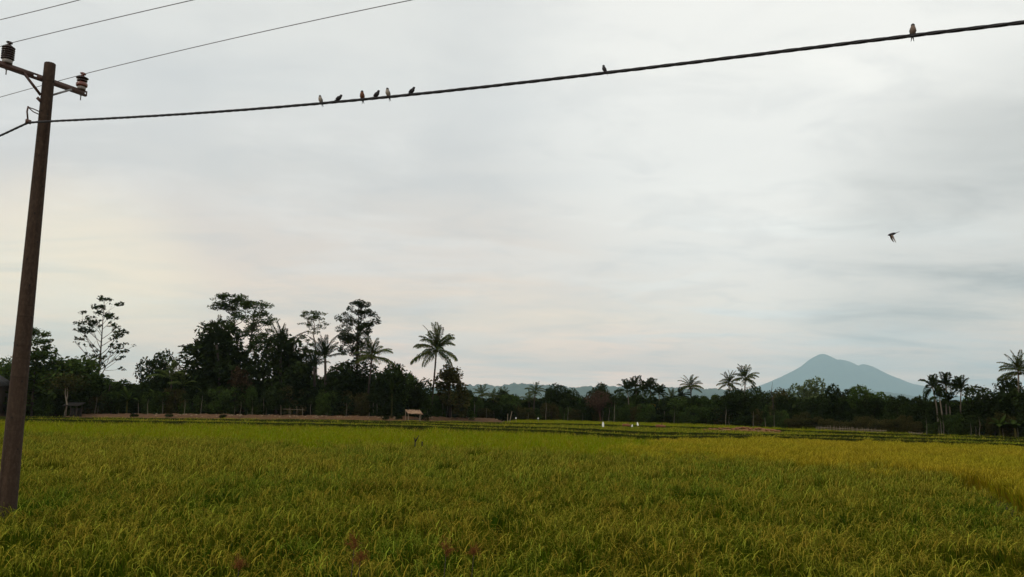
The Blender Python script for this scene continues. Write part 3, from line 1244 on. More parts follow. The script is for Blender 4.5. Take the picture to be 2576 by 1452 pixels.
DITCH = [G(a, float(np.interp(a, *B_near)))[:2] for a in (2425, 2450, 2480, 2510, 2540, 2576, 2640, 2720, 2800)]
for lod, (y0, y1, sp) in enumerate([(3.2, 19, .20), (19, 52, .40), (52, 135, .86)]):
    ys = np.arange(y0, y1, sp)
    half = .70 * y1 + 3
    xs = np.arange(-half, half, sp)
    Xg, Yg = np.meshgrid(xs, ys)
    x = (Xg + rngF.uniform(-.5, .5, Xg.shape) * sp * .9).ravel()
    y = (Yg + rngF.uniform(-.5, .5, Xg.shape) * sp * .9).ravel()
    keep = np.abs(x) < .69 * y + 2.2
    x, y = x[keep], y[keep]
    cls, u, v = classify(x, y)
    # bunds: drop plants whose neighbour a step nearer belongs to another paddy
    gap = np.where(y > 45, 1.6, np.where(u > 2415, 2.3, .35))
    c2, _, _ = classify(x - .12 * gap, y - gap)
    soft = ((cls == 1) & (u < 2290)) | ((cls == 2) & (c2 == 1)) | ((cls == 3) & ((c2 == 1) & (u < 2290) | (c2 == 2))) | (cls == 2) & (c2 == 3) | (c2 == 1) & (cls == 3) & (u < 2290)
    drop = (c2 != cls) & ~soft & (c2 > 0)
    # open patches in the stand
    hole = (np.hypot((u - 2450) / 44, (v - 1195) / 13) < 1) | (np.hypot((u - 1055) / 30, (v - 1076) / 3.2) < 1) | (np.hypot((u - 110) / 60, (v - 1158) / 5) < 1)
    hole |= np.hypot((x - p_base[0]), (y - PY)) < .17
    for (ax, ay), (bx, by) in zip(DITCH[:-1], DITCH[1:]):
        t_ = np.clip(((x - ax) * (bx - ax) + (y - ay) * (by - ay)) / ((bx - ax) ** 2 + (by - ay) ** 2), 0, 1)
        hole |= np.hypot(x - ax - t_ * (bx - ax), y - ay - t_ * (by - ay)) < .45
    thin = (fbm(x * 1.7, y * 1.2, 21) + rngF.normal(0, .07, len(x)) < -.16) & (y < 45)      # thin places in the stand
    ok = (cls > 0) & ~drop & ~hole & ~thin
    for ci, nm in enumerate(FIELD_PTS, 1):
        s = ok & (cls == ci)
        if s.any():
            FIELD_PTS[nm].append((x[s], y[s], np.full(s.sum(), lod)))

STEP = {'near': 0.0, 'bright': .02, 'yellow': .04, 'strip1': .15, 'strip2': .15, 'strip3': .12}
EDGE = {'strip1': (U_mid, L_a), 'strip2': (L_a, L_b), 'strip3': (L_b, L_c)}
FIELD_INFO = {
    'near': ('mixed', 'ripening rice in drooping ear, filling the foreground of the picture'),
    'bright': ('young', 'bright green young rice paddy beyond the foreground rice'),
    'yellow': ('ripe', 'golden yellow ripe rice paddy on the right'),
    'strip1': ('far', 'nearest dark edged green rice strip behind the bright paddies'),
    'strip2': ('far', 'middle green rice strip between two dark edges'),
    'strip3': ('young', 'farthest bright green rice strip at the foot of the trees')}
for nm, parts_ in FIELD_PTS.items():
    if not parts_:
        continue
    x, y, lod = (np.concatenate(q) for q in zip(*parts_))
    n = len(x)
    z = ground_z(x, y) + STEP[nm]
    if nm in EDGE:                                   # each terrace stands up at its near edge and falls back behind
        u_, v_ = uv_of(x, y, canopy_z(x, y))
        lo_, hi_ = np.interp(u_, *EDGE[nm][0]), np.interp(u_, *EDGE[nm][1])
        z = ground_z(x, y) + STEP[nm] * np.clip((v_ - hi_) / np.maximum(lo_ - hi_, 1), 0, 1) ** 2
    me = bpy.data.meshes.new('rice_paddy')
    me.vertices.add(n)
    me.vertices.foreach_set('co', np.stack([x, y, z], 1).astype(np.float32).ravel())
    a = me.attributes.new('pick', 'INT', 'POINT')
    a.data.foreach_set('value', (lod * 4 + rngF.integers(0, 4, n)).astype(np.int32))
    a = me.attributes.new('turn', 'FLOAT_VECTOR', 'POINT')
    tr_ = np.stack([rngF.normal(0, .06, n), rngF.normal(0, .06, n), rngF.uniform(0, 6.283, n)], 1)
    a.data.foreach_set('vector', tr_.astype(np.float32).ravel())
    a = me.attributes.new('size', 'FLOAT_VECTOR', 'POINT')
    hv = .88 + rngF.normal(0, .07, n) + fbm(x * 1.1, y * .8, 3) * .42 + fbm(x * .12, y * .12, 8) * .16
    sz = np.stack([np.ones(n) * rngF.uniform(.85, 1.15, n), np.ones(n) * rngF.uniform(.85, 1.15, n), hv], 1)
    a.data.foreach_set('vector', sz.astype(np.float32).ravel())
    o = link('rice_paddy', me)
    o['kind'] = 'stuff'
    o['label'] = FIELD_INFO[nm][1]
    md = o.modifiers.new('scatter', 'NODES')
    md.node_group = scatter_group(tuft_sets[FIELD_INFO[nm][0]])

# the dark trodden bunds between the terraces: earth steps with rough grass on their faces
M['bund'] = plain('bund', (.020, .019, .005), (.034, .034, .008), 1.6, 1.0, .5, spec=0.0)
M['bund_grass'] = leafy('bund_grass', (.022, .034, .006), (.040, .048, .008), None, .4, .2)
for k, (curve_, u0, u1, hgt_b, lab) in enumerate([(U_mid, -500, 3100, .03, 'dark bund at the far edge of the bright and golden paddies'),
                                                  (L_a, -500, 3100, .02, 'dark bund between the first and the middle green strip'),
                                                  (L_b, 700, 3100, .01, 'dark bund below the farthest green strip')]):
    us = np.arange(u0, u1, 5.0)
    pts = np.array([G(a, float(np.interp(a, *curve_))) for a in us])
    pts = pts[(pts[:, 1] > 20) & (pts[:, 1] < 190) & (np.abs(pts[:, 0]) < 140)]
    cz = canopy_z(pts[:, 0], pts[:, 1])
    nz_ = fbm(pts[:, 0] * .9, pts[:, 1] * .9, 40 + k) * .14 + fbm(pts[:, 0] * 3, pts[:, 1] * 3, 50 + k) * .08
    rows = [(.35, -RICE - .15), (.55, -.35), (.75, hgt_b - .05), (1.0, hgt_b), (1.5, hgt_b), (1.8, -RICE - .1)]
    n = len(pts)
    V = np.concatenate([np.stack([pts[:, 0] + nz_ * 2, pts[:, 1] + dy + nz_ * 2, cz + dz + (nz_ if dz > -.2 else 0)], 1) for dy, dz in rows])
    fs = np.concatenate([np.stack([np.arange(n - 1) + r * n, np.arange(1, n) + r * n, np.arange(1, n) + (r + 1) * n, np.arange(n - 1) + (r + 1) * n], 1) for r in range(len(rows) - 1)])
    g = Geo()
    g.add(V, fs)
    rb = np.random.default_rng(k)
    m_ = 16000
    i_ = rb.integers(0, n, m_)
    yy_ = rb.uniform(.3, 1.1, m_)
    pc = np.stack([pts[i_, 0] + rb.uniform(-.3, .3, m_), pts[i_, 1] + yy_, cz[i_] + hgt_b * rb.uniform(-2.0, 1.2, m_)], 1)
    g.add(*leaf_quads(rb, pc, rb.uniform(.08, .20, m_), 0, .35), 1)
    o = link('paddy_bund', g.mesh('paddy_bund', [M['bund'], M['bund_grass']]))
    o['kind'] = 'structure'
    o['label'] = lab

# ---------------------------------------------------------------- trees
def curve(p0, az, el, length, n, bend, rng, wob=.06):
    pts = [np.array(p0, float)]
    e, a = el, az
    for i in range(n):
        st = length / n
        pts.append(pts[-1] + st * np.array([math.cos(e) * math.cos(a), math.cos(e) * math.sin(a), math.sin(e)]))
        e += bend / n + rng.normal(0, wob)
        a += rng.normal(0, wob * 1.5)
    return np.array(pts)


def skeleton_tree(rng, H, tr, start, nl, len_f, el, bend, sub, sub_len, clump_r, clump_n, leaf, flat, skip=0.0, aspect=.5, fork=None, wob=.03, ell=(1, 1, .55)):
    """trunk, limbs and a crown made of leaf clumps at the twig ends"""
    tz = np.linspace(0, 1, 9)
    off = np.cumsum(rng.normal(0, wob * H * .06, (9, 2)), 0)
    off[0] = 0
    tp = np.stack([off[:, 0], off[:, 1], tz * H * .97], 1)
    trunk = Geo()
    trunk.tube(tp, tr * (1 - tz * .88), 8)
    limbs, cen = [], []
    for i in range(nl):
        k = (i + .5 + rng.uniform(-.3, .3)) / nl
        h = start + (1 - start) * k
        p0 = np.array([np.interp(h, tz, tp[:, 0]), np.interp(h, tz, tp[:, 1]), h * H * .97])
        ln = len_f(k) * rng.uniform(.75, 1.2)
        az = i * 2.4 + rng.uniform(-.5, .5)
        g = Geo()
        r0 = tr * (1 - h * .88) * .55
        lp = curve(p0, az, el + rng.normal(0, .15), ln, 6, bend, rng)
        g.tube(lp, np.linspace(r0, r0 * .22, 7), 5, cap=False)
        if rng.random() > skip:
            cen.append(lp[-1])
        for j in range(sub):
            q = rng.uniform(.3, .95)
            ps = lp[int(q * 6)] * (1 - (q * 6) % 1) + lp[min(6, int(q * 6) + 1)] * ((q * 6) % 1)
            sp = curve(ps, az + rng.choice([-1, 1]) * rng.uniform(.4, 1.1), el * .8 + rng.normal(0, .3), ln * sub_len * rng.uniform(.6, 1.2), 4, bend * .5, rng)
            g.tube(sp, np.linspace(r0 * .4, r0 * .14, 5), 4, cap=False)
            if rng.random() > skip:
                cen.append(sp[-1])
                if rng.random() < .5:
                    cen.append(sp[2])
        limbs.append(g)
    cen.append(tp[-1] + [0, 0, .2])
    cen = np.array(cen)
    n = len(cen)
    rr = clump_r * rng.uniform(.55, 1.25, n)
    cnt = np.maximum(3, (clump_n * (rr / clump_r) ** 2 * rng.uniform(.7, 1.3, n)).astype(int))
    idx = np.repeat(np.arange(n), cnt)
    d = rng.normal(size=(len(idx), 3))
    d /= np.linalg.norm(d, axis=1)[:, None]
    d *= rng.uniform(.15, 1, len(idx))[:, None] ** .6
    pos = cen[idx] + d * rr[idx][:, None] * np.array(ell)
    crown = Geo()
    crown.add(*leaf_quads(rng, pos, leaf * rng.uniform(.6, 1.3, len(pos)), flat, aspect))
    return trunk, limbs, crown


def place_tree(name, u, Y, parts_, mats, label, cat='tree', group=None, rz=0.0, dz=0.0):
    x = X_at(u, Y)
    o = thing(name, (x, Y, float(ground_z(x, Y)) + dz), label, cat, group, rz)
    trunk, limbs, crown = parts_
    link('trunk', trunk.mesh('trunk', mats[0], True), o)
    for l in limbs:
        link('limb', l.mesh('limb', mats[0], True), o)
    link('crown', crown.mesh('crown', mats[1]), o)
    return o


def height_for(u, v_top, Y):
    p = P(u, v_top, Y)
    return float(p[2] - ground_z(p[0], Y))


R_ = lambda s: np.random.default_rng(s)
TG = 'tall trees rising above the grove'

Y = 111
H = height_for(236, 747, Y)
place_tree('sparse_tree', 241, Y, skeleton_tree(R_(3), H, .20, .30, 26, lambda k: (1 - k) ** .75 * 4.2 + .9, .62, .25, 4, .5, .50, 16, .42, .5, .18, .55),
           (M['bark_dark'], M['leaf_dark']), 'tall thin see-through tree with upswept branches, standing alone right of the pole', 'tree', TG)


def envelope_tree(name, Y, trunk_uv, tr, blobs, clump_r, clump_n, leaf, flat, ell, mats, label, seed, group=None, cat='tree'):
    """trunk along the given line; limbs reach out to leaf clumps spread through the blobs (u, v, half width, half height, clumps)"""
    rng = R_(seed)
    x0 = X_at(trunk_uv[0][0], Y)
    z0 = float(ground_z(x0, Y))
    org = np.array([x0, Y, z0])
    o = thing(name, Vector(org), label, cat, group)
    tp = [np.array([0, 0, -.1])] + [P(a, b, Y) - org for a, b in trunk_uv[1:]]
    tp = np.array(tp)
    tt = np.linspace(0, 1, 12)
    tk = np.linspace(0, 1, len(tp))
    tp = np.stack([np.interp(tt, tk, tp[:, c]) for c in range(3)], 1)
    tp[1:, :2] += rng.normal(0, .05, (11, 2))
    g = Geo()
    g.tube(tp, tr * (1 - tt * .82), 8)
    link('trunk', g.mesh('trunk', mats[0], True), o)
    cen, px = [], Y / F
    for u, v, ru, rv, n in blobs:
        c = P(u, v, Y) - org
        for k in range(n):
            d = rng.normal(size=3)
            d /= np.linalg.norm(d)
            d *= rng.uniform(.25, 1) ** .5
            cen.append(c + d * np.array([ru * px, ru * px * .8, rv * px]))
    cen = np.array(cen)
    # boughs: clumps that lie together hang on one bough, each on a twig of its own
    nb_ = max(3, len(cen) // 7)
    seeds = cen[rng.choice(len(cen), nb_, replace=False)]
    own = np.argmin(((cen[:, None] - seeds[None]) ** 2).sum(-1), 1)
    for b in range(nb_):
        grp = cen[own == b]
        if not len(grp):
            continue
        m0 = grp.mean(0)
        hd = np.hypot(m0[0] - np.interp(m0[2], tp[:, 2], tp[:, 0]), m0[1])
        zs_ = np.clip(m0[2] - hd * rng.uniform(.6, 1.1) - .4, tp[2, 2], tp[-1, 2])
        a = np.array([np.interp(zs_, tp[:, 2], tp[:, 0]), np.interp(zs_, tp[:, 2], tp[:, 1]), zs_])
        e_ = m0 + np.array([0, 0, -.15])
        bp = [a, (a + e_) / 2 + np.array([0, 0, -.14 * hd]) + rng.normal(0, .08, 3), e_]
        g = Geo()
        g.tube(bp, [tr * .30, tr * .20, tr * .10], 5)
        for c in grp:
            f_ = rng.uniform(.5, 1)
            st = bp[1] * (1 - f_) + bp[2] * f_ if f_ < 1 else bp[2]
            g.tube([st, (st + c) / 2 + rng.normal(0, .06, 3) + np.array([0, 0, -.06]), c], [tr * .11, tr * .07, tr * .035], 4, cap=False)
        link('limb', g.mesh('limb', mats[0], True), o)
    n = len(cen)
    rr = clump_r * rng.uniform(.6, 1.3, n)
    cnt = np.maximum(4, (clump_n * (rr / clump_r) ** 2).astype(int))
    idx = np.repeat(np.arange(n), cnt)
    d = rng.normal(size=(len(idx), 3))
    d /= np.linalg.norm(d, axis=1)[:, None]
    d *= rng.uniform(.1, 1, len(idx))[:, None] ** .5
    g = Geo()
    g.add(*leaf_quads(rng, cen[idx] + d * rr[idx][:, None] * np.array(ell), leaf * rng.uniform(.6, 1.3, len(idx)), flat, .55))
    link('crown', g.mesh('crown', mats[1]), o)
    return o


BD, LM, LD = M['bark_dark'], M['leaf_mid'], M['leaf_dark']
envelope_tree('flat_topped_tree', 116, [(606, 1035), (600, 900), (592, 830), (582, 762)], .25,
              [(578, 753, 44, 14, 30), (592, 770, 38, 13, 14), (556, 774, 24, 9, 8), (598, 802, 28, 22, 12)], .68, 54, .34, 1.2, (1.1, 1.1, .5), (BD, LM),
              'tallest tree of the grove, with flat spreading layered top', 12, TG)
envelope_tree('layered_tree', 112, [(616, 1035), (622, 900), (634, 830), (645, 770)], .24,
              [(642, 772, 40, 16, 24), (656, 802, 40, 19, 26), (640, 835, 46, 24, 28), (664, 862, 36, 22, 18), (624, 888, 24, 22, 10)], .68, 54, .32, 1.0, (1.1, 1.1, .55), (BD, LM),
              'broad layered light green tree right beside the flat-topped tallest tree', 8, TG)
envelope_tree('slender_tree', 114, [(796, 1035), (796, 900), (790, 840), (788, 790)], .15,
              [(788, 792, 35, 12, 24), (790, 814, 38, 16, 18), (790, 846, 38, 22, 16), (792, 880, 28, 16, 8)], .44, 28, .28, .9, (1.1, 1.1, .5), (M['bark_pale'], LM),
              'slender light tree with thin see-through crown and pale trunk, mid-grove', 21, TG)
envelope_tree('clumpy_tree', 111, [(898, 1035), (898, 900), (900, 830), (902, 770)], .22,
              [(900, 774, 38, 17, 26), (905, 802, 54, 22, 44), (893, 834, 50, 24, 38), (884, 868, 40, 24, 26), (914, 880, 38, 24, 18), (866, 850, 24, 12, 10)], .48, 54, .28, .6, (1, 1, .8), (BD, LD),
              'tall tree with dense dark rounded leaf clumps, left of a leaning palm', 30, TG)
Y = 100
H = height_for(87, 828, Y)
place_tree('broad_leaved_tree', 80, Y, skeleton_tree(R_(40), H, .16, .45, 16, lambda k: 2.6 * (1 - .5 * k), .5, .1, 4, .5, .62, 30, .36, .8, .05),
           (M['bark_dark'], M['leaf_mid']), 'ragged topped tree just behind the utility pole', 'tree', TG)

# dense crowns: lobes of leaves in shells round a common centre; nominal size 6 m wide, 6 m high
def dense_parts(seed, lobes=17, n=4200, leaf=.44, top=1.0, low=.10, cone=False, spread=2.3, lobe_r=1.15):
    rng = np.random.default_rng(seed)
    cen, rad = [], []
    for i in range(lobes):
        a = rng.uniform(0, 6.283)
        z = rng.uniform(low + .12, .86)
        w = (1 - z) * 1.15 if cone else math.sqrt(max(.05, 1 - ((z - .48) / .56) ** 2))
        q = spread * w * math.sqrt(rng.uniform(.1, 1))
        cen.append((q * math.cos(a), q * math.sin(a), z * 6 * top))
        rad.append(lobe_r * rng.uniform(.6, 1.25) * (.75 if cone else 1))
    cen, rad = np.array(cen), np.array(rad)
    idx = rng.choice(lobes, n, p=rad ** 2 / (rad ** 2).sum())
    d = rng.normal(size=(n, 3))
    d /= np.linalg.norm(d, axis=1)[:, None]
    ragged = 1 + np.abs(rng.normal(0, .14, n))
    pos = cen[idx] + d * (rad[idx] * rng.uniform(.62, 1.0, n) ** .5 * ragged)[:, None]
    pos[:, 2] = np.clip(pos[:, 2], low * 3, 7.5)
    crown = Geo()
    crown.add(*leaf_quads(rng, pos, leaf * rng.uniform(.55, 1.35, n), .7, .55))
    trunk = Geo()
    tp = np.array([[0, 0, -.2], [.05, 0, 1.6], [-.05, .06, 3.2], [.05, -.03, 4.6]])
    trunk.tube(tp, [.17, .14, .10, .05], 7)
    for k in range(5):
        j = rng.integers(0, lobes)
        s = np.array([0, 0, rng.uniform(1.3, 3.2)])
        trunk.tube([s, (s + cen[j]) / 2 + [0, 0, -.2], cen[j]], [.07, .05, .02], 5, cap=False)
    return trunk, crown


VAR = {}
for nm, kw in {'round': dict(), 'broad': dict(top=.85, spread=2.6, lobes=19), 'tall': dict(spread=2.1, lobes=18), 'ragged': dict(lobes=24, lobe_r=.8, n=3400),
               'cone': dict(cone=True, lobes=22, lobe_r=.8, spread=2.6, n=3000, leaf=.34), 'low': dict(top=.8, low=.02, lobes=18, spread=2.6)}.items():
    for s in range(2):
        VAR[nm, s] = dense_parts(500 + 17 * s + len(nm) * 3, **kw)
MESH = {}


def dense_tree(name, kind, s, mat, u, v_top, width_px, Y, label, cat='tree', group=None, bark='bark_dark', rz=None, top_frac=1.0):
    key = (kind, s, mat)
    if key not in MESH:
        tk, cr = VAR[kind, s]
        MESH[key] = (MESH.get(('t', kind, s)) or tk.mesh('trunk', M[bark], True), cr.mesh('crown', M[mat]))
        MESH['t', kind, s] = MESH[key][0]
    x = X_at(u, Y)
    o = thing(name, (x, Y, float(ground_z(x, Y)) - .05), label, cat, group, rz if rz is not None else (u * 1.7) % 6.28)
    cv = np.concatenate(VAR[kind, s][1].v)
    sz = height_for(u, v_top, Y) / np.percentile(cv[:, 2], 99.6)
    sx = width_px * Y / F / (2 * np.percentile(np.abs(cv[:, 0]), 97))
    o.scale = (sx, sx, sz)
    link('trunk', MESH[key][0], o)
    link('crown', MESH[key][1], o)
    return o


# ---- palms
def frond_mesh(seed, L, el, bend, pairs, ll, w, hang, mat, twist=0.0):
    rng = np.random.default_rng(seed)
    n = 9
    e = math.radians(el)
    pts = [np.zeros(3)]
    for i in range(n):
        pts.append(pts[-1] + L / n * np.array([math.cos(e), 0, math.sin(e)]))
        e -= math.radians(bend) / n * (.5 + i / n)
    pts = np.array(pts)
    g = Geo()
    g.tube(pts, np.linspace(.035, .008, n + 1) * (L / 3) ** .5, 4, cap=False)
    for k in range(pairs):
        t = .14 + .86 * (k + .5) / pairs
        i = min(int(t * n), n - 1)
        p = pts[i] + (pts[i + 1] - pts[i]) * (t * n - i)
        tg = (pts[i + 1] - pts[i]) / np.linalg.norm(pts[i + 1] - pts[i])
        l = ll * (math.sin(math.pi * (.18 + .74 * t)) ** .8) * rng.uniform(.85, 1.1)
        for s in (-1, 1):
            d = np.array([0, s * 1.0, 0]) + tg * .75 + np.array([0, 0, rng.normal(.12, .15)])
            d /= np.linalg.norm(d)
            m_ = p + d * l * .5
            q = p + d * l * .92 + np.array([0, 0, -hang * l])
            wd = np.cross(d, [0, 0, 1.0])
            wd = wd / np.linalg.norm(wd) * w * .5 + np.array([0, 0, w * .35 * s])
            g.add([p, m_ - wd, q, m_ + wd], [(0, 1, 2, 3)])
    return g.mesh('frond', mat)


FR_COCO = [frond_mesh(60 + i, 3.1, el, be, 28, .70, .10, hg, M['leaf_palm']) for i, (el, be, hg) in
           enumerate([(80, 35, .25), (60, 70, .45), (38, 80, .65), (14, 60, .8), (-14, 45, .8)])]
FR_LIGHT = [frond_mesh(70 + i, 3.1, el, be, 24, .72, .085, hg, M['leaf_palmlight']) for i, (el, be, hg) in
            enumerate([(75, 45, .25), (52, 75, .4), (30, 85, .5)])]
FR_ARECA = [frond_mesh(80 + i, 1.5, el, be, 12, .62, .13, hg, M['leaf_dark']) for i, (el, be, hg) in
            enumerate([(80, 40, .1), (55, 80, .25), (25, 90, .4), (0, 80, .5)])]
FR_SUGAR = [frond_mesh(90 + i, 3.6, el, be, 26, .80, .12, hg, M['leaf_dark']) for i, (el, be, hg) in
            enumerate([(82, 25, .15), (66, 45, .25), (45, 60, .35), (22, 60, .45)])]


def palm(name, u_base, u_top, v_crown, Y, frs, nf, size, label, group, bark='bark_dark', tr=.13, seed=0, bow=.5, cat='palm tree', spread=None):
    rng = np.random.default_rng(int(seed * 10) + 900)
    xb = X_at(u_base, Y)
    zb_ = float(ground_z(xb, Y))
    o = thing(name, (xb, Y, zb_), label, cat, group)
    tp = P(u_top, v_crown, Y) - np.array([xb, Y, zb_])
    ts = np.linspace(0, 1, 9)
    pts = np.stack([tp[0] * ts ** 1.4 + math.sin(seed) * bow * np.sin(ts * math.pi) * .3, math.cos(seed * 2.1) * .3 * np.sin(ts * math.pi), tp[2] * ts - .15 * (1 - ts)], 1)
    g = Geo()
    g.tube(pts, tr * (1.25 - .55 * ts ** .5), 8)
    link('trunk', g.mesh('trunk', M[bark], True), o)
    crown = pts[-1]
    nk = len(frs)
    for i in range(nf):
        k = min(nk - 1, int((i / nf) ** 1.25 * nk))
        f = link('frond', frs[k], o)
        f.location = Vector(crown)
        f.rotation_euler = (rng.normal(0, .16), rng.normal(0, .16), i * 2.39996 + seed + rng.uniform(-.35, .35))
        f.scale = (size * rng.uniform(.82, 1.12),) * 3
    if frs is FR_COCO:
        g = Geo()
        for i in range(6):
            a = i * 1.1 + seed
            c = crown + np.array([.22 * math.cos(a), .22 * math.sin(a), -.16 - .1 * (i % 2)])
            g.lathe([(.02, -.13), (.09, -.08), (.11, 0), (.09, .09), (.02, .13)], 7, origin=c)
        link('coconut_cluster', g.mesh('coconut_cluster', M['leaf_olive'], True), o)
    return o


CG = 'coconut palms along the tree lines'
palm('coconut_palm', 1082, 1098, 880, 113, FR_COCO, 28, 1.2, 'lone coconut palm with drooping fronds above the thatched hut', CG, seed=1, tr=.15)
palm('coconut_palm', 918, 936, 897, 110, FR_COCO, 22, 1.0, 'dark coconut palm leaning against the clumpy-leaved tall tree', CG, seed=2.2, tr=.16)
palm('coconut_palm', 1874, 1875, 951, 120, FR_COCO, 26, .70, 'taller of the two coconut palms left of the mountain', CG, 'bark_pale', .12, 3.3)
palm('coconut_palm', 1838, 1834, 965, 122, FR_COCO, 24, .66, 'shorter of the two coconut palms left of the mountain', CG, 'bark_pale', .12, 4.1)
palm('coconut_palm', 2566, 2562, 934, 79, FR_COCO, 26, .66, 'coconut palm rising at the right edge of the picture', CG, 'bark_pale', .11, 5.2)
palm('coconut_palm', 1740, 1738, 974, 124, FR_COCO, 22, .70, 'bushy coconut palm sticking up mid-way between brown tree and palm pair', CG, 'bark_dark', .13, 6.4)
for k, (u, v, lab) in enumerate([(1212, 992, 'small dim palm close right of the cone-shaped tree'), (1240, 1003, 'second small dim palm right of the cone-shaped tree'),
                                 (1266, 1000, 'small dim palm above the two leaning stakes'), (1347, 985, 'taller small palm against the hazy hills, left of centre'),
                                 (1430, 1003, 'small pale-trunked palm left of the brown leafless tree'), (1330, 1008, 'small palm crouching under a taller palm left of centre'),
                                 (1690, 1002, 'small drooping palm right of the slim areca cluster')]):
    palm('coconut_palm', u + (k % 3 - 1) * 3, u, v, 126 + (k % 3), FR_COCO, 18, .54, lab, CG, 'bark_pale' if k == 4 else 'bark_dark', .10, 7.7 + k)
for k, (u, v, sc, lab) in enumerate([(545, 868, 1.05, 'sugar palm crown poking from the top of the big dark vine-covered mass'),
                                     (512, 902, 1.0, 'sugar palm with fronds reaching left out of the dark mass'),
                                     (706, 888, 1.1, 'sugar palm with one tall upright frond beside the layered tree'),
                                     (728, 918, .95, 'lower sugar palm with fronds reaching right toward the slender tree'),
                                     (818, 902, .95, 'bristling sugar palm between the slender tree and the clumpy tree'),
                                     (790, 922, .8, 'low sugar palm at the foot of the slender tree')]):
    palm('sugar_palm', u + 4, u, v, 108 + k % 2, FR_SUGAR, 18, sc, lab, 'sugar palms in the grove', 'bark_dark', .22, 20.5 + k)
palm('young_palm', 432, 432, 955, 106, FR_LIGHT, 14, .95, 'young light green palm right of the small dark round tree', CG, 'bark_dark', .12, 31)
palm('young_palm', 462, 462, 972, 105, FR_LIGHT, 11, .75, 'low light green palm left of the big dark vine-covered mass', CG, 'bark_dark', .12, 33)
AG = 'slim areca palms with pale trunks'
for k, (ub, ut, v, Y_, sc, lab) in enumerate([
        (2354, 2346, 975, 84, 1.0, 'leftmost of the three areca palms standing out right of the mountain'),
        (2384, 2380, 972, 83, 1.0, 'middle areca palm of the three standing out right of the mountain'),
        (2424, 2418, 982, 82, 1.0, 'rightmost of the three areca palms standing out right of the mountain'),
        (2370, 2364, 1002, 82, .8, 'short areca palm tucked below the three that stand out'),
        (2391, 2388, 1010, 82, .75, 'lowest areca palm beside paired pale trunks on the right'),
        (1582, 1578, 984, 124, 1.15, 'left areca palm of the dense cluster right of the brown tree'),
        (1596, 1600, 978, 125, 1.15, 'second areca palm in the dense cluster right of the brown tree'),
        (1612, 1618, 983, 126, 1.15, 'third areca palm in the dense cluster right of the brown tree'),
        (1640, 1636, 980, 125, 1.15, 'right areca palm of the dense cluster, with long pale trunk'),
        (1662, 1658, 992, 124, 1.05, 'small areca palm at the right side of the dense cluster'),
        (1718, 1714, 1000, 123, 1.0, 'areca palm with long pale trunk left of the bushy coconut palm')]):
    palm('areca_palm', ub, ut, v, Y_, FR_ARECA, 14, sc * (1.0 if Y_ < 100 else 1.15), lab, AG, 'bark_pale', .085, 40.3 + k)

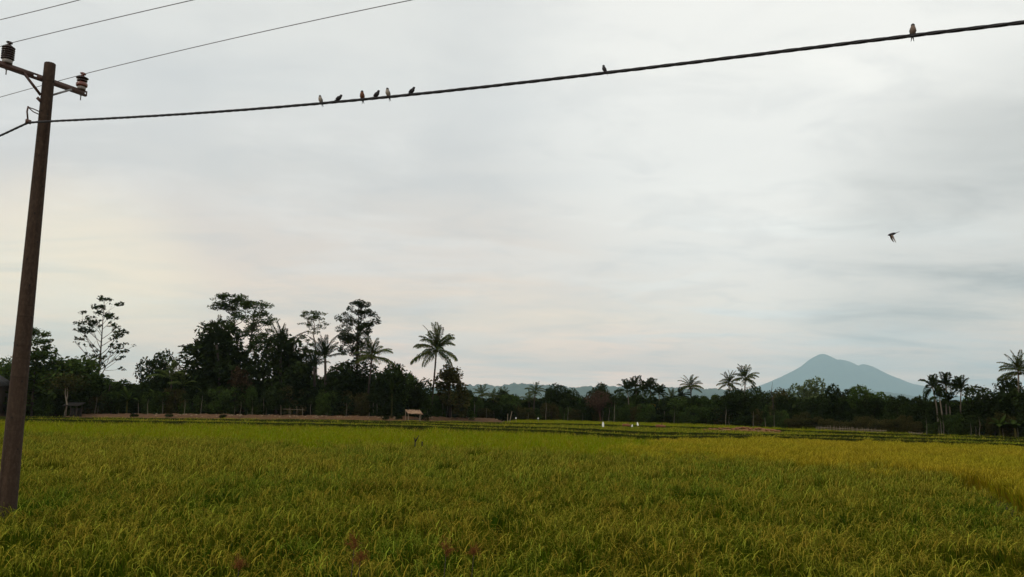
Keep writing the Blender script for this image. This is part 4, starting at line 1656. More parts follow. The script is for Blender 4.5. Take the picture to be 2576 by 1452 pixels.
# ---- named dense trees, each with a look of its own
for args in [
    ('vine_covered_tree', 'tall', 0, 'leaf_dark', 550, 806, 120, 111, 'big dark vine-smothered mass left of the tallest tree'),
    ('vine_covered_tree', 'broad', 1, 'leaf_dark', 545, 870, 150, 109, 'lower dark skirt of vines left below the tallest tree'),
    ('vine_covered_tree', 'tall', 1, 'leaf_dark', 690, 840, 112, 109.5, 'second big dark vine-smothered mass, right of the layered tree'),
    ('vine_covered_tree', 'ragged', 1, 'leaf_dark', 730, 900, 110, 109, 'ragged dark vine mass between layered and slender trees'),
    ('round_tree', 'round', 0, 'leaf_dark', 386, 884, 66, 107, 'small dark lumpy round tree alone left of the light green palm'),
    ('leafy_tree', 'broad', 0, 'leaf_mid', 140, 882, 150, 102, 'wide leafy tree between the pole and the thin see-through tree'),
    ('leafy_tree', 'ragged', 0, 'leaf_mid', 195, 905, 90, 104, 'loose leafy tree at the left foot of the thin see-through tree'),
    ('leafy_tree', 'round', 1, 'leaf_mid', 12, 900, 90, 104, 'leafy tree at the left picture edge over the old house'),
    ('leafy_tree', 'ragged', 1, 'leaf_mid', 270, 945, 80, 104, 'low leafy tree at the right foot of the thin see-through tree'),
    ('dark_tree', 'round', 0, 'leaf_dark', 832, 918, 90, 109, 'dark round crown under the bristling sugar palm'),
    ('dark_tree', 'tall', 1, 'leaf_dark', 895, 905, 85, 112, 'dark crown hugging the foot of the clumpy tall tree'),
    ('dark_tree', 'round', 1, 'leaf_dark', 972, 916, 78, 109, 'dark round crown just right of the leaning coconut palm'),
    ('leafy_tree', 'ragged', 0, 'leaf_mid', 1012, 936, 70, 110, 'loose green crown where the grove steps down toward the lone palm'),
    ('leafy_tree', 'round', 1, 'leaf_dark', 1052, 956, 66, 110, 'last dark crown of the grove before the lone coconut palm'),
    ('cone_tree', 'cone', 0, 'leaf_olive', 1131, 921, 72, 116, 'cone-shaped feathery tree right of the lone coconut palm'),
    ('dry_vine_tree', 'tall', 0, 'leaf_drab', 606, 925, 52, 107, 'withered brown vine-hung tree in the middle of the grove'),
    ('round_tree', 'round', 1, 'leaf_dark', 1280, 983, 52, 128, 'dark round crown below the left end of the hazy hills'),
    ('round_tree', 'round', 0, 'leaf_dark', 1418, 968, 58, 127, 'dark round-topped tree against the hills, left of the brown tree'),
    ('round_tree', 'ragged', 0, 'leaf_dark', 1388, 978, 40, 129, 'flat-branched dark tree left beside a round-topped tree'),
    ('round_tree', 'broad', 1, 'leaf_dark', 1500, 965, 50, 130, 'dark crown peeping over the brown leafless tree'),
    ('round_tree', 'round', 1, 'leaf_dark', 1840, 978, 76, 112, 'big black crown under the pair of coconut palms'),
    ('round_tree', 'broad', 0, 'leaf_dark', 1920, 974, 68, 110, 'black crown in front of the left slope of the mountain'),
    ('creeper_tree', 'tall', 1, 'leaf_olive', 1972, 979, 52, 107, 'olive creeper-hung tree left of the pale round tree'),
    ('pale_tree', 'round', 0, 'leaf_pale', 2033, 953, 68, 106, 'pale grey-green round tree in front of the mountain centre'),
    ('dark_tree', 'ragged', 1, 'leaf_dark', 2120, 969, 64, 98, 'dark layered tree in front of the mountain right of the pale tree'),
    ('leafy_tree', 'broad', 1, 'leaf_mid', 2196, 973, 92, 94, 'wide mid-green tree in front of the right half of the mountain'),
    ('round_tree', 'round', 1, 'leaf_dark', 2290, 998, 58, 88, 'small dark dome-shaped tree at the right foot of the mountain'),
    ('round_tree', 'round', 0, 'leaf_dark', 2482, 974, 82, 80, 'dark flat dome tree between the areca palms and the right edge'),
    ('round_tree', 'tall', 0, 'leaf_dark', 2548, 948, 70, 80, 'tall dark tree under the palm at the right edge'),
    ('round_tree', 'broad', 1, 'leaf_dark', 2600, 962, 80, 78, 'dark tree cut off by the right picture edge'),
]:
    nm, kd, s, mt, u, v, w, Yt, lab = args
    dense_tree(nm, kd, s, mt, u, v, w * 1.1, Yt, lab, group='broad crowned trees of the tree line')

# dry brown tree: fine twigs in a low dome
envelope_tree('dry_tree', 124, [(1509, 1062), (1509, 1030), (1509, 1000)], .2,
              [(1509, 1003, 34, 20, 60), (1495, 1015, 20, 14, 14), (1524, 1014, 20, 14, 14)], .55, 30, .20, .1, (1, 1, .9), (M['leaf_brown'], M['leaf_brown']),
              'reddish brown nearly leafless dome-shaped tree in the middle of the far tree line', 77)
# bare snag
rng = R_(5)
xs_ = X_at(1944, 105)
o = thing('bare_snag', (xs_, 105, float(ground_z(xs_, 105))), 'thin bare dead branch sticking up before the mountain left slope', 'tree')
g = Geo()
hh = height_for(1944, 961, 105)
g.tube([(0, 0, 0), (.1, 0, hh * .55), (-.1, 0, hh * .8), (.12, 0, hh)], [.08, .06, .035, .015], 6)
g.tube([(-.1, 0, hh * .8), (.3, .1, hh * .9)], [.025, .01], 5)
link('trunk', g.mesh('trunk', M['bark_dark']), o)

# ---- undergrowth and filling trees, told apart by what they stand beside
LAND = [(50, 'utility pole'), (168, 'pale forked trunk'), (241, 'thin see-through tree'), (386, 'lumpy round tree'), (548, 'big vine mass'), (606, 'withered brown tree'),
        (690, 'second vine mass'), (796, 'slender tree'), (898, 'clumpy tall tree'), (1040, 'thatched hut'), (1131, 'cone-shaped tree'), (1283, 'leaning stakes'),
        (1418, 'round-topped tree'), (1509, 'brown leafless tree'), (1608, 'areca cluster'), (1738, 'bushy coconut palm'), (1855, 'palm pair'), (1944, 'bare snag'),
        (2033, 'pale round tree'), (2130, 'bamboo fence'), (2196, 'wide mid-green tree'), (2290, 'small dome tree'), (2380, 'three areca palms'), (2482, 'flat dome tree'), (2562, 'right edge palm')]
ORD = ['nearest', 'second', 'third', 'fourth', 'fifth', 'sixth']
WORD = {'round': 'rounded', 'broad': 'broad', 'tall': 'upright', 'ragged': 'ragged', 'low': 'low', 'cone': 'tapering'}
COLW = {'leaf_dark': 'dark', 'leaf_mid': 'green', 'leaf_olive': 'olive'}
count = {}


def landmark(u, row):
    k = int(np.argmin([abs(u - a) for a, _ in LAND]))
    side = 'left' if u < LAND[k][0] else 'right'
    key = (row, k, side)
    count.setdefault(key, []).append(u)
    return k, side, key


fill = []
rng = np.random.default_rng(11)
OUT_V = ([-120, 0, 60, 200, 300, 345, 420, 520, 620, 760, 860, 960, 1000, 1080, 1160, 1220, 1300, 1480, 1580, 1700, 1800, 1960, 2060, 2240, 2330, 2440, 2520, 2700],
         [930, 930, 925, 940, 960, 958, 940, 940, 945, 945, 940, 940, 955, 985, 975, 992, 996, 992, 990, 996, 996, 994, 990, 998, 1004, 1000, 990, 985])
FRONT_V = ([-120, 100, 300, 500, 760, 1000, 1100, 1200, 1400, 1700, 1900, 2000, 2100, 2300, 2450, 2700],
           [985, 985, 985, 975, 978, 985, 995, 1012, 1022, 1026, 1034, 1044, 1046, 1056, 1048, 1050])
u = -90
while u < 2720:                                    # second row: filling trees at the outline
    w = rng.uniform(52, 82) * (1 if u < 1150 else .78)
    v = float(np.interp(u, *OUT_V)) + rng.uniform(-4, 14)
    fill.append(('back', u, v, w, tree_y(u) + rng.uniform(-1, 3), rng.choice(['round', 'broad', 'tall', 'ragged']), rng.choice(['leaf_dark', 'leaf_dark', 'leaf_mid'])))
    u += w * rng.uniform(.52, .75)
u = -90
while u < 2720:                                    # front row: undergrowth at the field edge
    w = rng.uniform(36, 64) * (1 if u < 1150 else .82)
    v = float(np.interp(u, *FRONT_V)) + rng.uniform(-12, 14)
    mat = rng.choice(['leaf_dark', 'leaf_mid', 'leaf_mid', 'leaf_olive'])
    if 1995 < u < 2310:
        mat = 'leaf_olive'
    fill.append(('front', u, v, w, tree_y(u) - rng.uniform(1.5, 4.5), rng.choice(['low', 'round', 'ragged', 'low']), mat))
    u += w * rng.uniform(.6, .85)
for row in ('back', 'front'):
    items = [f for f in fill if f[0] == row]
    for f in items:
        landmark(f[1], row)
    for f in items:
        _, u, v, w, Yt, kd, mt = f
        k = int(np.argmin([abs(u - a) for a, _ in LAND]))
        side = 'left' if u < LAND[k][0] else 'right'
        lst = sorted(count[row, k, side], key=lambda q: abs(q - LAND[k][0]))
        n_ = ORD[min(5, lst.index(u))]
        what = 'crown in the outline' if row == 'back' else 'bush at the field edge'
        lab = '%s %s %s, %s to the %s of the %s' % (WORD[kd], COLW[str(mt)], what, n_, side, LAND[k][1])
        dense_tree('filler_tree' if row == 'back' else 'undergrowth_bush', str(kd), int(rng.integers(0, 2)), str(mt), u, v, w, Yt, lab,
                   'tree' if row == 'back' else 'bush', 'filling trees in the tree line outline' if row == 'back' else 'undergrowth bushes along the field edge',
                   rz=float(rng.uniform(0, 6.28)))

# the wood behind, which reads as one dark mass
rng = np.random.default_rng(99)
n = 52000
uu = rng.uniform(-160, 2760, n)
dd = rng.uniform(1.5, 16, n)
Yw = np.interp(uu, *TREE_Y) + dd
vt = np.interp(uu, *OUT_V) + 12 + fbm(uu / 40, dd * .2, 4) * 22
tops = np.array([P(a, b, c) for a, b, c in zip(uu, vt, Yw)])
gz = ground_z(tops[:, 0], Yw)
tops[:, 2] = gz + (tops[:, 2] - gz) * rng.uniform(0, 1, n) ** .8
g = Geo()
g.add(*leaf_quads(rng, tops, rng.uniform(.5, 1.0, n), .5, .6))
o = link('woodland', g.mesh('woodland', M['leaf_dark']))
o['kind'] = 'stuff'
o['label'] = 'dark mass of the wood behind the front trees'

# thin pale stems standing before the dark wood
SG = 'thin pale stems before the dark wood'
stem_spots = [(690, 1003, 'left'), (697, 1006, 'left'), (706, 1010, 'left'), (756, 998, 'mid'), (797, 1003, 'mid'), (800, 1010, 'mid'), (846, 1012, 'mid'), (903, 1006, 'mid'),
              (912, 1008, 'mid'), (971, 1005, 'right'), (990, 975, 'right'), (998, 1005, 'right'), (1004, 1012, 'right'), (1025, 980, 'right')]
stem_me = []
for s in range(3):
    r = np.random.default_rng(s + 60)
    g = Geo()
    pp_ = np.stack([np.cumsum(r.normal(0, .06, 7)), np.cumsum(r.normal(0, .06, 7)), np.linspace(-.1, 3.6, 7)], 1)
    g.tube(pp_, np.linspace(.045, .018, 7), 6)
    g2 = Geo()
    cc = pp_[-1] + r.normal(0, .32, (170, 3)) * [1, 1, .8]
    g2.add(*leaf_quads(r, cc, r.uniform(.18, .36, 170), .6, .5))
    stem_me.append((g.mesh('trunk', M['bark_white'], True), g2.mesh('crown', M['leaf_dark'])))
rng = np.random.default_rng(321)
segs = [(555, 1035, 20, 'between the withered brown tree and the thatched hut'), (1060, 1265, 13, 'between the thatched hut and the leaning stakes'),
        (1300, 1560, 8, 'below the hazy hills left of the areca cluster'), (1660, 2000, 11, 'between areca cluster and bamboo fence'),
        (2320, 2560, 9, 'right of the bamboo fence'), (80, 540, 9, 'left of the withered brown tree')]
for a, b, n_, where in segs:
    for k in range(n_):
        u = rng.uniform(a, b)
        Yt = tree_y(u) - rng.uniform(3.5, 6)
        x = X_at(u, Yt)
        tm, cm = stem_me[k % 3]
        o = thing('sapling', (x, Yt, float(ground_z(x, Yt))), 'thin pale-stemmed sapling ' + where, 'sapling', 'saplings ' + where, rng.uniform(0, 6))
        s = rng.uniform(.42, 1.0) * Yt / 112
        o.scale = (s * .95, s * .95, s)
        link('trunk', tm, o)
        link('crown', cm, o)

# banana plants
def banana(u, v_top, Y, seed, label, yellow=0):
    r = np.random.default_rng(seed)
    x = X_at(u, Y)
    h = height_for(u, v_top, Y)
    o = thing('banana_plant', (x, Y, float(ground_z(x, Y))), label, 'plant', 'banana plants at the wood edge')
    g = Geo()
    g.tube([(0, 0, -.1), (.03, 0, h * .3), (0, 0, h * .6)], [.13, .11, .07], 8)
    link('stem', g.mesh('stem', M['leaf_olive'], True), o)
    for k in range(8):
        az, el = k * 2.4 + r.uniform(-.3, .3), r.uniform(.55, 1.35)
        c = curve((0, 0, h * .58), az, el, h * .55, 6, -1.5 if k > 2 else -.6, r, .03)
        t = np.linspace(0, 1, 7)
        wd = .30 * np.sin(np.pi * np.clip(t * .93 + .06, 0, 1)) ** .7
        V, fs = blade(c, wd, np.array([-math.cos(az) * .5, -math.sin(az) * .5, .8]), .01)
        gg = Geo()
        gg.add(V, fs)
        link('leaf', gg.mesh('leaf', M['leaf_yellow'] if k in (1, 4) and yellow else M['leaf_mid']), o)
    return o


banana(1660, 1008, 121, 1, 'banana plant with hanging yellow leaf right of the areca cluster', 1)
banana(1677, 1010, 121, 2, 'green banana plant just right of the one with a yellow leaf')
banana(318, 975, 101, 3, 'banana plant right of the thin see-through tree')
banana(400, 965, 104, 4, 'banana plant below the lumpy round tree')
banana(2512, 1045, 77, 5, 'banana plant left of the right picture edge')
banana(2550, 1050, 76, 6, 'banana plant closest to the right picture edge')
banana(985, 940, 107, 7, 'banana plant below the leaning coconut palm')

# ---------------------------------------------------------------- bare soil bank along the foot of the grove
def bank_curve(u):
    return np.interp(u, [120, 170, 500, 843, 1040, 1200, 1290], [1042.5, 1041.5, 1042, 1045.5, 1047.5, 1051, 1055])


us = np.linspace(120, 1290, 300)
ws = np.linspace(-1, 1, 13)
V = []
for i, u_ in enumerate(us):
    Yb = tree_y(u_) - 5.2
    x = X_at(u_, Yb)
    p = P(u_, float(bank_curve(u_)), Yb)
    taper = min(1, i / 25, (299 - i) / 12)
    for w in ws:
        prof_ = max(0, 1 - w * w) ** .6
        zb_ = float(ground_z(x, Yb)) - .1
        top_ = p[2] + (vnoise(np.array([u_ * .16]), np.array([w * 3 + 9]), 3)[0] - .5) * .22
        V.append((x + (vnoise(np.array([u_ * .3]), np.array([w * 2.]), 8)[0] - .5) * .3, Yb + w * 2.4, zb_ + (top_ - zb_) * prof_ * taper))
nx_ = len(ws)
i = np.arange(len(us) - 1)[:, None] * nx_ + np.arange(nx_ - 1)[None]
f = np.stack([i, i + nx_, i + nx_ + 1, i + 1], -1).reshape(-1, 4)
g = Geo()
g.add(np.array(V), f)
o = link('soil_bank', g.mesh('soil_bank', M['soil']))
o['kind'] = 'structure'
o['label'] = 'bare brown soil bank along the foot of the grove'


def clod_mesh(seed, s):
    r = np.random.default_rng(seed)
    g = Geo()
    k = 7
    prof_ = [(.15, -.4), (.8, -.25), (1, .1), (.7, .45), (.15, .6)]
    V, n = [], len(prof_)
    for q, z in prof_:
        a = np.arange(k) / k * 6.283
        V.append(np.stack([q * np.cos(a), q * np.sin(a) * .8, np.full(k, z)], 1))
    V = np.concatenate(V) * s * (1 + r.normal(0, .14, (n * k, 1)))
    fs = []
    for i in range(n - 1):
        for j in range(k):
            fs.append((i * k + j, i * k + (j + 1) % k, (i + 1) * k + (j + 1) % k, (i + 1) * k + j))
    fs += [tuple(range(k))[::-1], tuple((n - 1) * k + j for j in range(k))]
    g.add(V, fs)
    return g


CLODS = [clod_mesh(s, 1.0).mesh('clod', M['soil_red']) for s in range(4)]
M['straw'] = plain('straw', (.20, .145, .085), (.32, .245, .155), 8, .95)
STUB = [clod_mesh(s + 9, 1.0).mesh('clod', M['straw']) for s in range(2)]
rng = np.random.default_rng(14)
g = Geo()
for k in range(110):                                # loose clods and straw along the front of the bank, one litter
    u_ = rng.uniform(380, 1270)
    Yb = tree_y(u_) - 5.2 - rng.uniform(.4, 1.9)
    p = P(u_, float(bank_curve(u_)), Yb)
    s = rng.uniform(.05, .15)
    cg = clod_mesh(k, s)
    g.add(cg.v[0] + np.array([p[0], Yb, p[2] - rng.uniform(.02, .34)]), cg.f[0])
o = link('straw_litter', g.mesh('straw_litter', M['straw']))
o['kind'] = 'stuff'
o['label'] = 'pale straw and clods strewn along the brown bank'
for k, (u_, lab) in enumerate([(340, 'small dark tuft on the bank, leftmost of the bank tufts'), (425, 'small dark tuft on the bank below the light green palm'),
                               (560, 'dark tuft on the bank below the big vine mass'), (968, 'dark weed tuft on the bank left of the thatched hut'),
                               (1005, 'dark weed tuft on the bank close to the thatched hut')]):
    dense_tree('weed_tuft', 'low', k % 2, 'leaf_dark', u_, 1040 + (u_ - 340) * .008, 20, tree_y(u_) - 6.6, lab, 'weed', 'weed tufts on the brown bank')


# ---------------------------------------------------------------- thatched field hut
hY = 106.0
hx = X_at(1040, hY)
hz0 = float(ground_z(hx, hY))
hut = thing('thatched_hut', (hx, hY, hz0), 'tiny open hut with lopsided thatched roof on poles by the brown bank', 'hut')


def hp(u, v, dy=0.0):
    p = P(u, v, hY + dy)
    return p - np.array([hx, hY, hz0])


corners = [hp(1019, 1031.5, .9), hp(1056, 1033, .9), hp(1063, 1042.5, -.6), hp(1026, 1040, -.6)]
rng = np.random.default_rng(4)
a0, b0, c0, d0 = corners
nb = 9
for k in range(nb):                                 # overlapping thatch bundles running down the slope
    t0, t1 = k / nb, (k + 1) / nb + .03
    top0, top1 = a0 + (b0 - a0) * t0, a0 + (b0 - a0) * t1
    lo0, lo1 = d0 + (c0 - d0) * t0, d0 + (c0 - d0) * t1
    ext = rng.uniform(-.05, .22)
    up_ = np.array([0, -.12, .3])
    g = Geo()
    V = []
    rows = 5
    lift_ = rng.uniform(0, .04)
    for r_ in range(rows):
        t = r_ / (rows - 1)
        tt = t * (1 + ext * .5)
        for q in range(5):
            s = q / 4
            top_ = top0 + (top1 - top0) * s
            lo_ = lo0 + (lo1 - lo0) * s
            bulge = math.sin(math.pi * s) * .07 + lift_ + rng.normal(0, .018)
            V.append(top_ + (lo_ - top_) * tt + np.array([0, 0, bulge]))
    V = np.array(V)
    Vb = V - np.array([0, -.02, .07])
    fs = []
    n5 = rows * 5
    for r_ in range(rows - 1):
        for q in range(4):
            i0 = r_ * 5 + q
            fs.append((i0, i0 + 5, i0 + 6, i0 + 1))
            fs.append((n5 + i0, n5 + i0 + 1, n5 + i0 + 6, n5 + i0 + 5))
    for r_ in range(rows - 1):
        for i0, i1 in ((r_ * 5, r_ * 5 + 5), (r_ * 5 + 9, r_ * 5 + 4)):
            fs.append((i0, n5 + i0, n5 + i1, i1))
    for q in range(4):
        fs.append((q, q + 1, n5 + q + 1, n5 + q))
        e0 = (rows - 1) * 5 + q
        fs.append((e0 + 1, e0, n5 + e0, n5 + e0 + 1))
    g.add(np.concatenate([V, Vb]), fs)
    link('thatch_bundle', g.mesh('thatch_bundle', M['thatch']), hut)
g = Geo()
g.tube([a0 + [0, 0, -.04], b0 + [0, 0, -.04]], .035, 6)
link('ridge_pole', g.mesh('ridge_pole', M['wood_grey']), hut)
for (pu, q, dy) in ((1027, d0, -.5), (1020, a0, .85), (1058, b0, .85), (1052, c0 * .75 + d0 * .25, -.5)):
    base = np.array([hp(pu, 1045, dy)[0], dy, -.2])
    g = Geo()
    t = np.array([base[0] + (.0 if pu != 1052 else .25), dy, q[2] - .03])
    g.tube([base, (base + t) / 2 + [.03, 0, 0], t], .04, 6)
    link('post', g.mesh('post', M['wood_grey']), hut)
g = Geo()
g.box(((a0 + c0) / 2) * np.array([1, 1, 0]) + np.array([0, 0, .62]), (1.7, 1.2, .05))
link('bench', g.mesh('bench', M['wood_dark']), hut)
g = Geo()
g.tube([hp(1033, 1041.5, -.55), hp(1036, 1044.5, -.6)], .03, 5)

# ---------------------------------------------------------------- old house behind the pole
oY = 97.0
ox = X_at(-74, oY)
house = thing('old_house', (ox, oY, float(ground_z(ox, oY))), 'dim wooden house with pale roof edge at left picture edge', 'house')
eave = height_for(0, 972, oY)
ridge_h = height_for(0, 938, oY)
g = Geo()
g.box((0, 1.5, eave / 2), (5.0, 4, eave))
link('wall', g.mesh('wall', M['wood_dark']), house)
for s in (-1, 1):
    g = Geo()
    ang = math.atan2(ridge_h - eave, 2.9)
    Ry = np.array(Matrix.Rotation(s * ang, 3, 'Y'))
    g.box((s * 1.45, 1.5, (ridge_h + eave) / 2 + .05), (3.4, 5.0, .06), Ry)
    for k in range(-4, 5):
        g.box((s * 1.45, 1.5 + k * .6, (ridge_h + eave) / 2 + .105), (3.4, .05, .05), Ry)
    link('roof', g.mesh('roof', M['roof_metal']), house)
    g = Geo()
    g.box((s * 1.45, -1.04, (ridge_h + eave) / 2 + .02), (3.42, .05, .22), Ry)
    link('barge_board', g.mesh('barge_board', M['white_bag']), house)
g = Geo()
g.box((.9, -.53, 1.0), (.8, .05, 2.0))
link('door', g.mesh('door', M['wood_grey']), house)
g = Geo()
g.box((-1.1, -.53, 1.4), (.8, .05, .8))
w_ = link('window', g.mesh('window', M['hole']), house)
g = Geo()
for dx, dz, sx, sz in ((0, .42, .92, .07), (0, -.42, .92, .07), (.43, 0, .07, .8), (-.43, 0, .07, .8), (0, 0, .04, .8)):
    g.box((-1.1 + dx, -.56, 1.4 + dz), (sx, .05, sz))
link('frame', g.mesh('frame', M['wood_grey']), w_)

# pale forked trunk and the little lean-to beside it
fY = 97.5
fx = X_at(165, fY)
o = thing('pale_trunk_tree', (fx, fY, float(ground_z(fx, fY))), 'small tree with whitish crooked forked trunk at the field edge, left', 'tree')
q = lambda u, v: P(u, v, fY) - np.array([fx, fY, float(ground_z(fx, fY))])
g = Geo()
g.tube([q(164, 1046), q(166, 1030), q(169, 1018), q(167, 1008), q(164, 990), q(165, 972)], [.13, .10, .09, .08, .06, .03], 7)
g.tube([q(167, 1008), q(170, 996), q(169, 975)], [.06, .05, .03], 6)
link('trunk', g.mesh('trunk', M['bark_white'], True), o)
g = Geo()
cc = q(168, 962) + R_(9).normal(0, 1, (900, 3)) * [.95, .7, .55]
g.add(*leaf_quads(R_(10), cc, R_(11).uniform(.18, .42, 900), .7, .5))
link('crown', g.mesh('crown', M['leaf_olive']), o)
sx_ = X_at(181, fY)
o = thing('lean_to', (sx_, fY + .4, float(ground_z(sx_, fY))), 'dim little wooden lean-to frame beside the whitish forked trunk', 'shelter')
for dx in (-.75, .6):
    for dy in (-.5, .6):
        g = Geo()
        g.tube([(dx, dy, -.1), (dx, dy, 1.75 + dy * .25)], .04, 6)
        link('post', g.mesh('post', M['wood_dark']), o)
for k in range(6):
    g = Geo()
    g.box((-.9 + k * .34, 0, 1.82), (.31, 1.6, .04), np.array(Matrix.Rotation(.24, 3, 'X')))
    link('roof_board', g.mesh('roof_board', M['roof_dark']), o)
for k in range(5):
    g = Geo()
    g.box((-.6 + k * .28, .62, .7), (.25, .03, 1.2))
    link('wall_board', g.mesh('wall_board', M['roof_dark']), o)

# ---------------------------------------------------------------- white bags on sticks that scare the birds
def bag(u, v0, v1, Y, w, seed, label):
    r = np.random.default_rng(seed)
    b, t = P(u, v1, Y), P(u, v0, Y)
    o = thing('scarecrow_bag', (b[0], Y, float(ground_z(b[0], Y))), label, 'bird scarer', 'white plastic bags on sticks in the paddies')
    zb_, zt_ = b[2] - o.location.z, t[2] - o.location.z
    g = Geo()
    g.tube([(0, .02, -.1), (.01, 0, zt_ - .03)], .014, 6)
    link('stick', g.mesh('stick', M['wood_grey']), o)
    k, rows = 12, 8
    V = []
    for i in range(rows):
        tt = i / (rows - 1)
        rr = w * .5 * (.82 + .3 * math.sin(tt * 2.6)) * (1 - .68 * tt ** 1.7)
        for j in range(k):
            a = j / k * 6.283
            fold = 1 + .16 * math.sin(3 * a + seed) + r.normal(0, .05)
            V.append((rr * fold * math.cos(a) + (tt - .5) * .1 * w * ((seed % 3) - 1) * 3, rr * fold * math.sin(a) * .7, zb_ + (zt_ - zb_) * tt))
    fs = []
    for i in range(rows - 1):
        for j in range(k):
            fs.append((i * k + j, i * k + (j + 1) % k, (i + 1) * k + (j + 1) % k, (i + 1) * k + j))
    fs.append(tuple((rows - 1) * k + j for j in range(k)))
    g = Geo()
    g.add(np.array(V), fs)
    link('bag', g.mesh('bag', M['white_bag'], True), o)


bag(1517, 1061.5, 1074, 78, .20, 1, 'tallest white bag on a stick, standing apart in the green strips')
bag(1590, 1068, 1074, 78, .17, 2, 'short squat white bag, lower of the two right of centre')
bag(1604, 1062, 1071, 80, .17, 3, 'slanted white bag just right of the short squat one')
bag(1298, 1050, 1053.5, 100, .16, 4, 'tiny white bag near the two leaning stakes at the far paddy edge')
bag(1354, 1050.5, 1054.5, 100, .16, 5, 'tiny white bag alone at far paddy edge right of the stakes')

# ---------------------------------------------------------------- stakes, twigs, logs, soil heaps
def stick(name, pts_uv, Y, r, mat, label, cat, forks=()):
    b = P(*pts_uv[0], Y)
    o = thing(name, (b[0], Y, float(ground_z(b[0], Y))), label, cat)
    org = np.array([b[0], Y, float(ground_z(b[0], Y))])
    g = Geo()
    pts = [np.array([0, 0, -.1])] + [P(u, v, Y) - org for u, v in pts_uv]
    g.tube(pts, np.linspace(r, r * .6, len(pts)), 6)
    link('stem', g.mesh('stem', mat), o)
    for f_ in forks:
        g = Geo()
        g.tube([P(u, v, Y) - org for u, v in f_], [r * .7] * (len(f_) - 1) + [r * .3], 5)
        link('twig', g.mesh('twig', mat), o)


stick('wooden_stake', [(1277, 1056), (1277.5, 1041)], 96, .05, M['wood_grey'], 'upright wooden stake at the right end of the brown bank', 'stake')
stick('wooden_stake', [(1283, 1057), (1288, 1035)], 96, .05, M['wood_grey'], 'taller wooden stake leaning right, beside an upright one', 'stake')
stick('dead_twig', [(1044, 1124), (1044, 1108)], 36.5, .045, M['hole'], 'forked dead twig standing in the bright green paddy', 'twig',
      [[(1044, 1113), (1048, 1106), (1054, 1095)], [(1044, 1108), (1042, 1101)]])
stick('wooden_stump', [(1062, 1126), (1062, 1111)], 36.5, .055, M['hole'], 'short dark peg right of the forked dead twig', 'peg')
for k, (u0, v0, u1, v1, lab) in enumerate([(1650, 1072, 1674, 1073, 'reddish log lying between paddies right of the white bags'),
                                           (1566, 1070, 1586, 1071, 'short brown log lying left of the short white bag')]):
    Yl = 79
    a, b = P(u0, v0, Yl), P(u1, v1, Yl)
    m_ = (a + b) / 2
    o = thing('fallen_log', (m_[0], Yl, m_[2]), lab, 'log', 'logs lying in the paddies')
    g = Geo()
    g.tube([a - m_, (0, 0, .03), b - m_], [.15, .13, .11], 9)
    link('log', g.mesh('log', M['soil_red'], True), o)
    g = Geo()
    g.tube([(.05, 0, .1), (.2, -.1, .3)], [.05, .02], 5)
    link('branch_stub', g.mesh('branch_stub', M['soil_red']), o)


def heap(u, v, Y, w, h, n, seed, label):
    r = np.random.default_rng(seed)
    p = P(u, v, Y)
    o = thing('soil_heap', (p[0], Y, p[2] - h * .9), label, 'soil heap', 'heaps of dug red soil')
    xs = np.linspace(-1, 1, 26)
    ys = np.linspace(-1, 1, 12)
    Xg, Yg = np.meshgrid(xs, ys)
    q = np.clip(1 - Xg ** 2 - Yg ** 2, 0, 1) ** .6
    Z = h * q * (1 + fbm(Xg * 6 + seed, Yg * 4, seed) * 1.4)
    g = Geo()
    i = np.arange(11)[:, None] * 26 + np.arange(25)[None]
    g.add(np.stack([Xg * w / 2, Yg * 1.1, Z - .05], -1).reshape(-1, 3), np.stack([i, i + 1, i + 27, i + 26], -1).reshape(-1, 4))
    link('mound', g.mesh('mound', M['soil_red']), o)
    for k in range(n):
        x, y = r.uniform(-.48, .48) * w, r.uniform(-1.0, .2)
        c = link('clod', CLODS[k % 4], o)
        c.location = (x, y, h * max(0, 1 - (2 * x / w) ** 2 - (y / 1.1) ** 2) ** .6 + .02)
        s = r.uniform(.10, .22)
        c.scale = (s * 1.3, s, s * .8)
        c.rotation_euler = (0, 0, r.uniform(0, 6))


heap(1822, 1078.5, 76, 2.6, .30, 16, 1, 'long low heap of dug reddish soil, left end of the row of heaps')
heap(1868, 1077.5, 76, 2.9, .42, 20, 2, 'highest heap of dug reddish soil in the row before the wood')
heap(1912, 1079.5, 75, 2.2, .34, 14, 3, 'reddish soil heap at the right end of the row')
heap(1944, 1084, 73, 1.0, .16, 6, 4, 'smallest reddish soil heap, apart to the right of the row')
heap(1790, 1081, 76, 1.4, .14, 8, 5, 'flat scrap of reddish soil left of the long low heap')

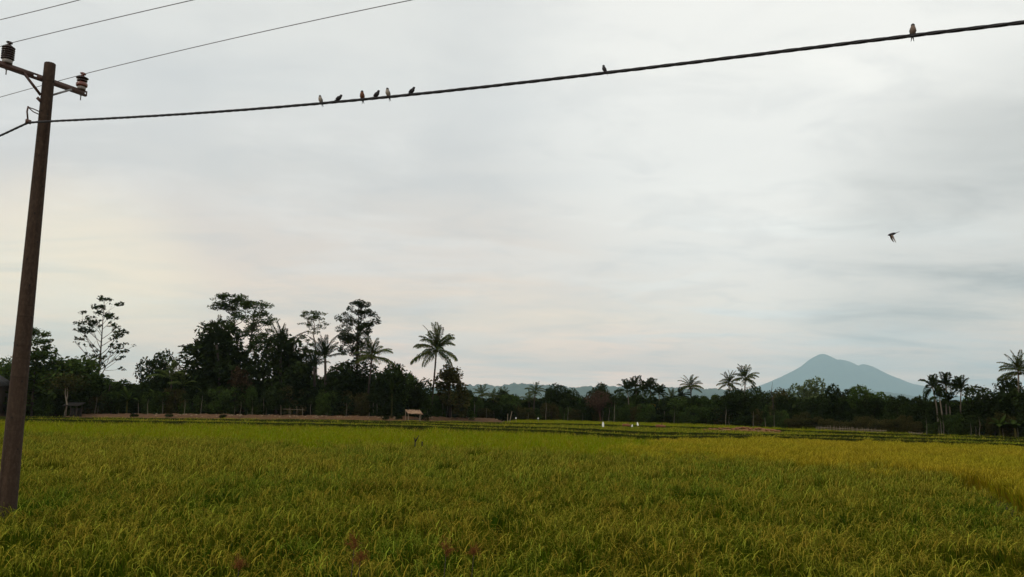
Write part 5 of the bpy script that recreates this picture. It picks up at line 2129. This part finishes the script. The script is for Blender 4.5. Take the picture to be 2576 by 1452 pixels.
# ---------------------------------------------------------------- bamboo fences
def fence(u0, u1, v0, v1, hpx, n, seed, label, rails=(.35, .62)):
    r = np.random.default_rng(seed)
    um_ = (u0 + u1) / 2
    Yc = tree_y(um_) - 6
    xm_ = X_at(um_, Yc)
    o = thing('bamboo_fence', (xm_, Yc, float(ground_z(xm_, Yc))), label, 'fence', 'rough bamboo fences at the wood edge')
    org = np.array(o.location)
    tops = []
    for k in range(n):
        t = (k + r.uniform(-.3, .3)) / (n - 1)
        u, v = u0 + (u1 - u0) * t, v0 + (v1 - v0) * t
        Yk = tree_y(u) - 6
        b, tp = P(u, v, Yk) - org, P(u + r.uniform(-1.5, 1.5), v - hpx * r.uniform(.6, 1.15), Yk) - org
        b[2] -= .5
        g = Geo()
        g.tube([b, tp], [.024, .016], 5)
        link('post', g.mesh('post', M['wood_grey']), o)
    for f_ in rails:
        pts = []
        for t in np.linspace(0, 1, 9):
            u, v = u0 + (u1 - u0) * t, v0 + (v1 - v0) * t
            pts.append(P(u, v - hpx * f_ + r.normal(0, .4), tree_y(u) - 6.06) - org)
        g = Geo()
        g.tube(pts, .022, 5)
        link('rail', g.mesh('rail', M['wood_grey']), o)


fence(2052, 2228, 1083, 1092, 13, 34, 1, 'long rough bamboo fence at the field edge below the mountain')
fence(2288, 2318, 1094, 1096, 9, 6, 2, 'short stretch of rough bamboo fence right of the long one')
fence(712, 766, 1043, 1045, 22, 4, 3, 'sparse fence of thin poles with one long rail before the grove', (.62,))

# ---------------------------------------------------------------- reddish seeding weeds close by
M['seed_red'] = leafy('seed_red', (.15, .06, .018), (.21, .09, .03), None, 2, .35)
for k, (u, v, Yw_, rpx, lab) in enumerate([(892, 1362, 5.6, 26, 'reddish fluffy weed head low in the foreground, left of centre'),
                                           (906, 1405, 5.4, 24, 'lower reddish weed head under the first one, at the bottom edge'),
                                           (1123, 1378, 5.6, 26, 'reddish fluffy weed head low in the foreground, near centre'),
                                           (1192, 1386, 5.8, 18, 'small reddish weed head right of the central one'),
                                           (602, 1418, 5.3, 20, 'reddish weed head at the bottom edge, farthest left')]):
    c = P(u, v, Yw_)
    zg_ = float(ground_z(c[0], Yw_))
    o = thing('seeding_weed', (c[0], Yw_, zg_), lab, 'weed', 'reddish seeding weeds in the foreground')
    r = np.random.default_rng(k + 70)
    top_ = np.array([0, 0, c[2] - zg_])
    g = Geo()
    g.tube([(-.12, .05, 0), (-.04, .02, top_[2] * .6), tuple(top_ + [0, 0, -.02])], [.005, .004, .0025], 6)
    link('stalk', g.mesh('stalk', M['wood_dark']), o)
    R0 = rpx * Yw_ / F * 1.05
    g = Geo()
    for j in range(34):
        az = r.uniform(0, 6.28)
        cc = curve(top_ + [0, 0, -R0 * .8 + r.uniform(0, R0)], az, r.uniform(.2, 1.3), R0 * r.uniform(.5, 1.1), 3, -.5, r)
        g.tube(cc, [.0011, .0009, .0008, .0006], 3, cap=False)
        pts = np.concatenate([cc[1:] + r.normal(0, .008, cc[1:].shape) for _ in range(6)])
        g.add(*leaf_quads(r, pts, r.uniform(.005, .011, len(pts)), 0, .5))
    link('seed_head', g.mesh('seed_head', M['seed_red']), o)
    for j in range(3):
        az = r.uniform(0, 6.28)
        cc = curve((-.12, .05, .25 + .12 * j), az, 1.25, .55, 5, -1.2, r, .03)
        V, fs = blade(cc, [.006, .008, .007, .005, .003, .001], np.array([math.cos(az) * -.8, math.sin(az) * -.8, .4]), .0006)
        g = Geo()
        g.add(V, fs)
        link('leaf', g.mesh('leaf', M['leaf_mid']), o)
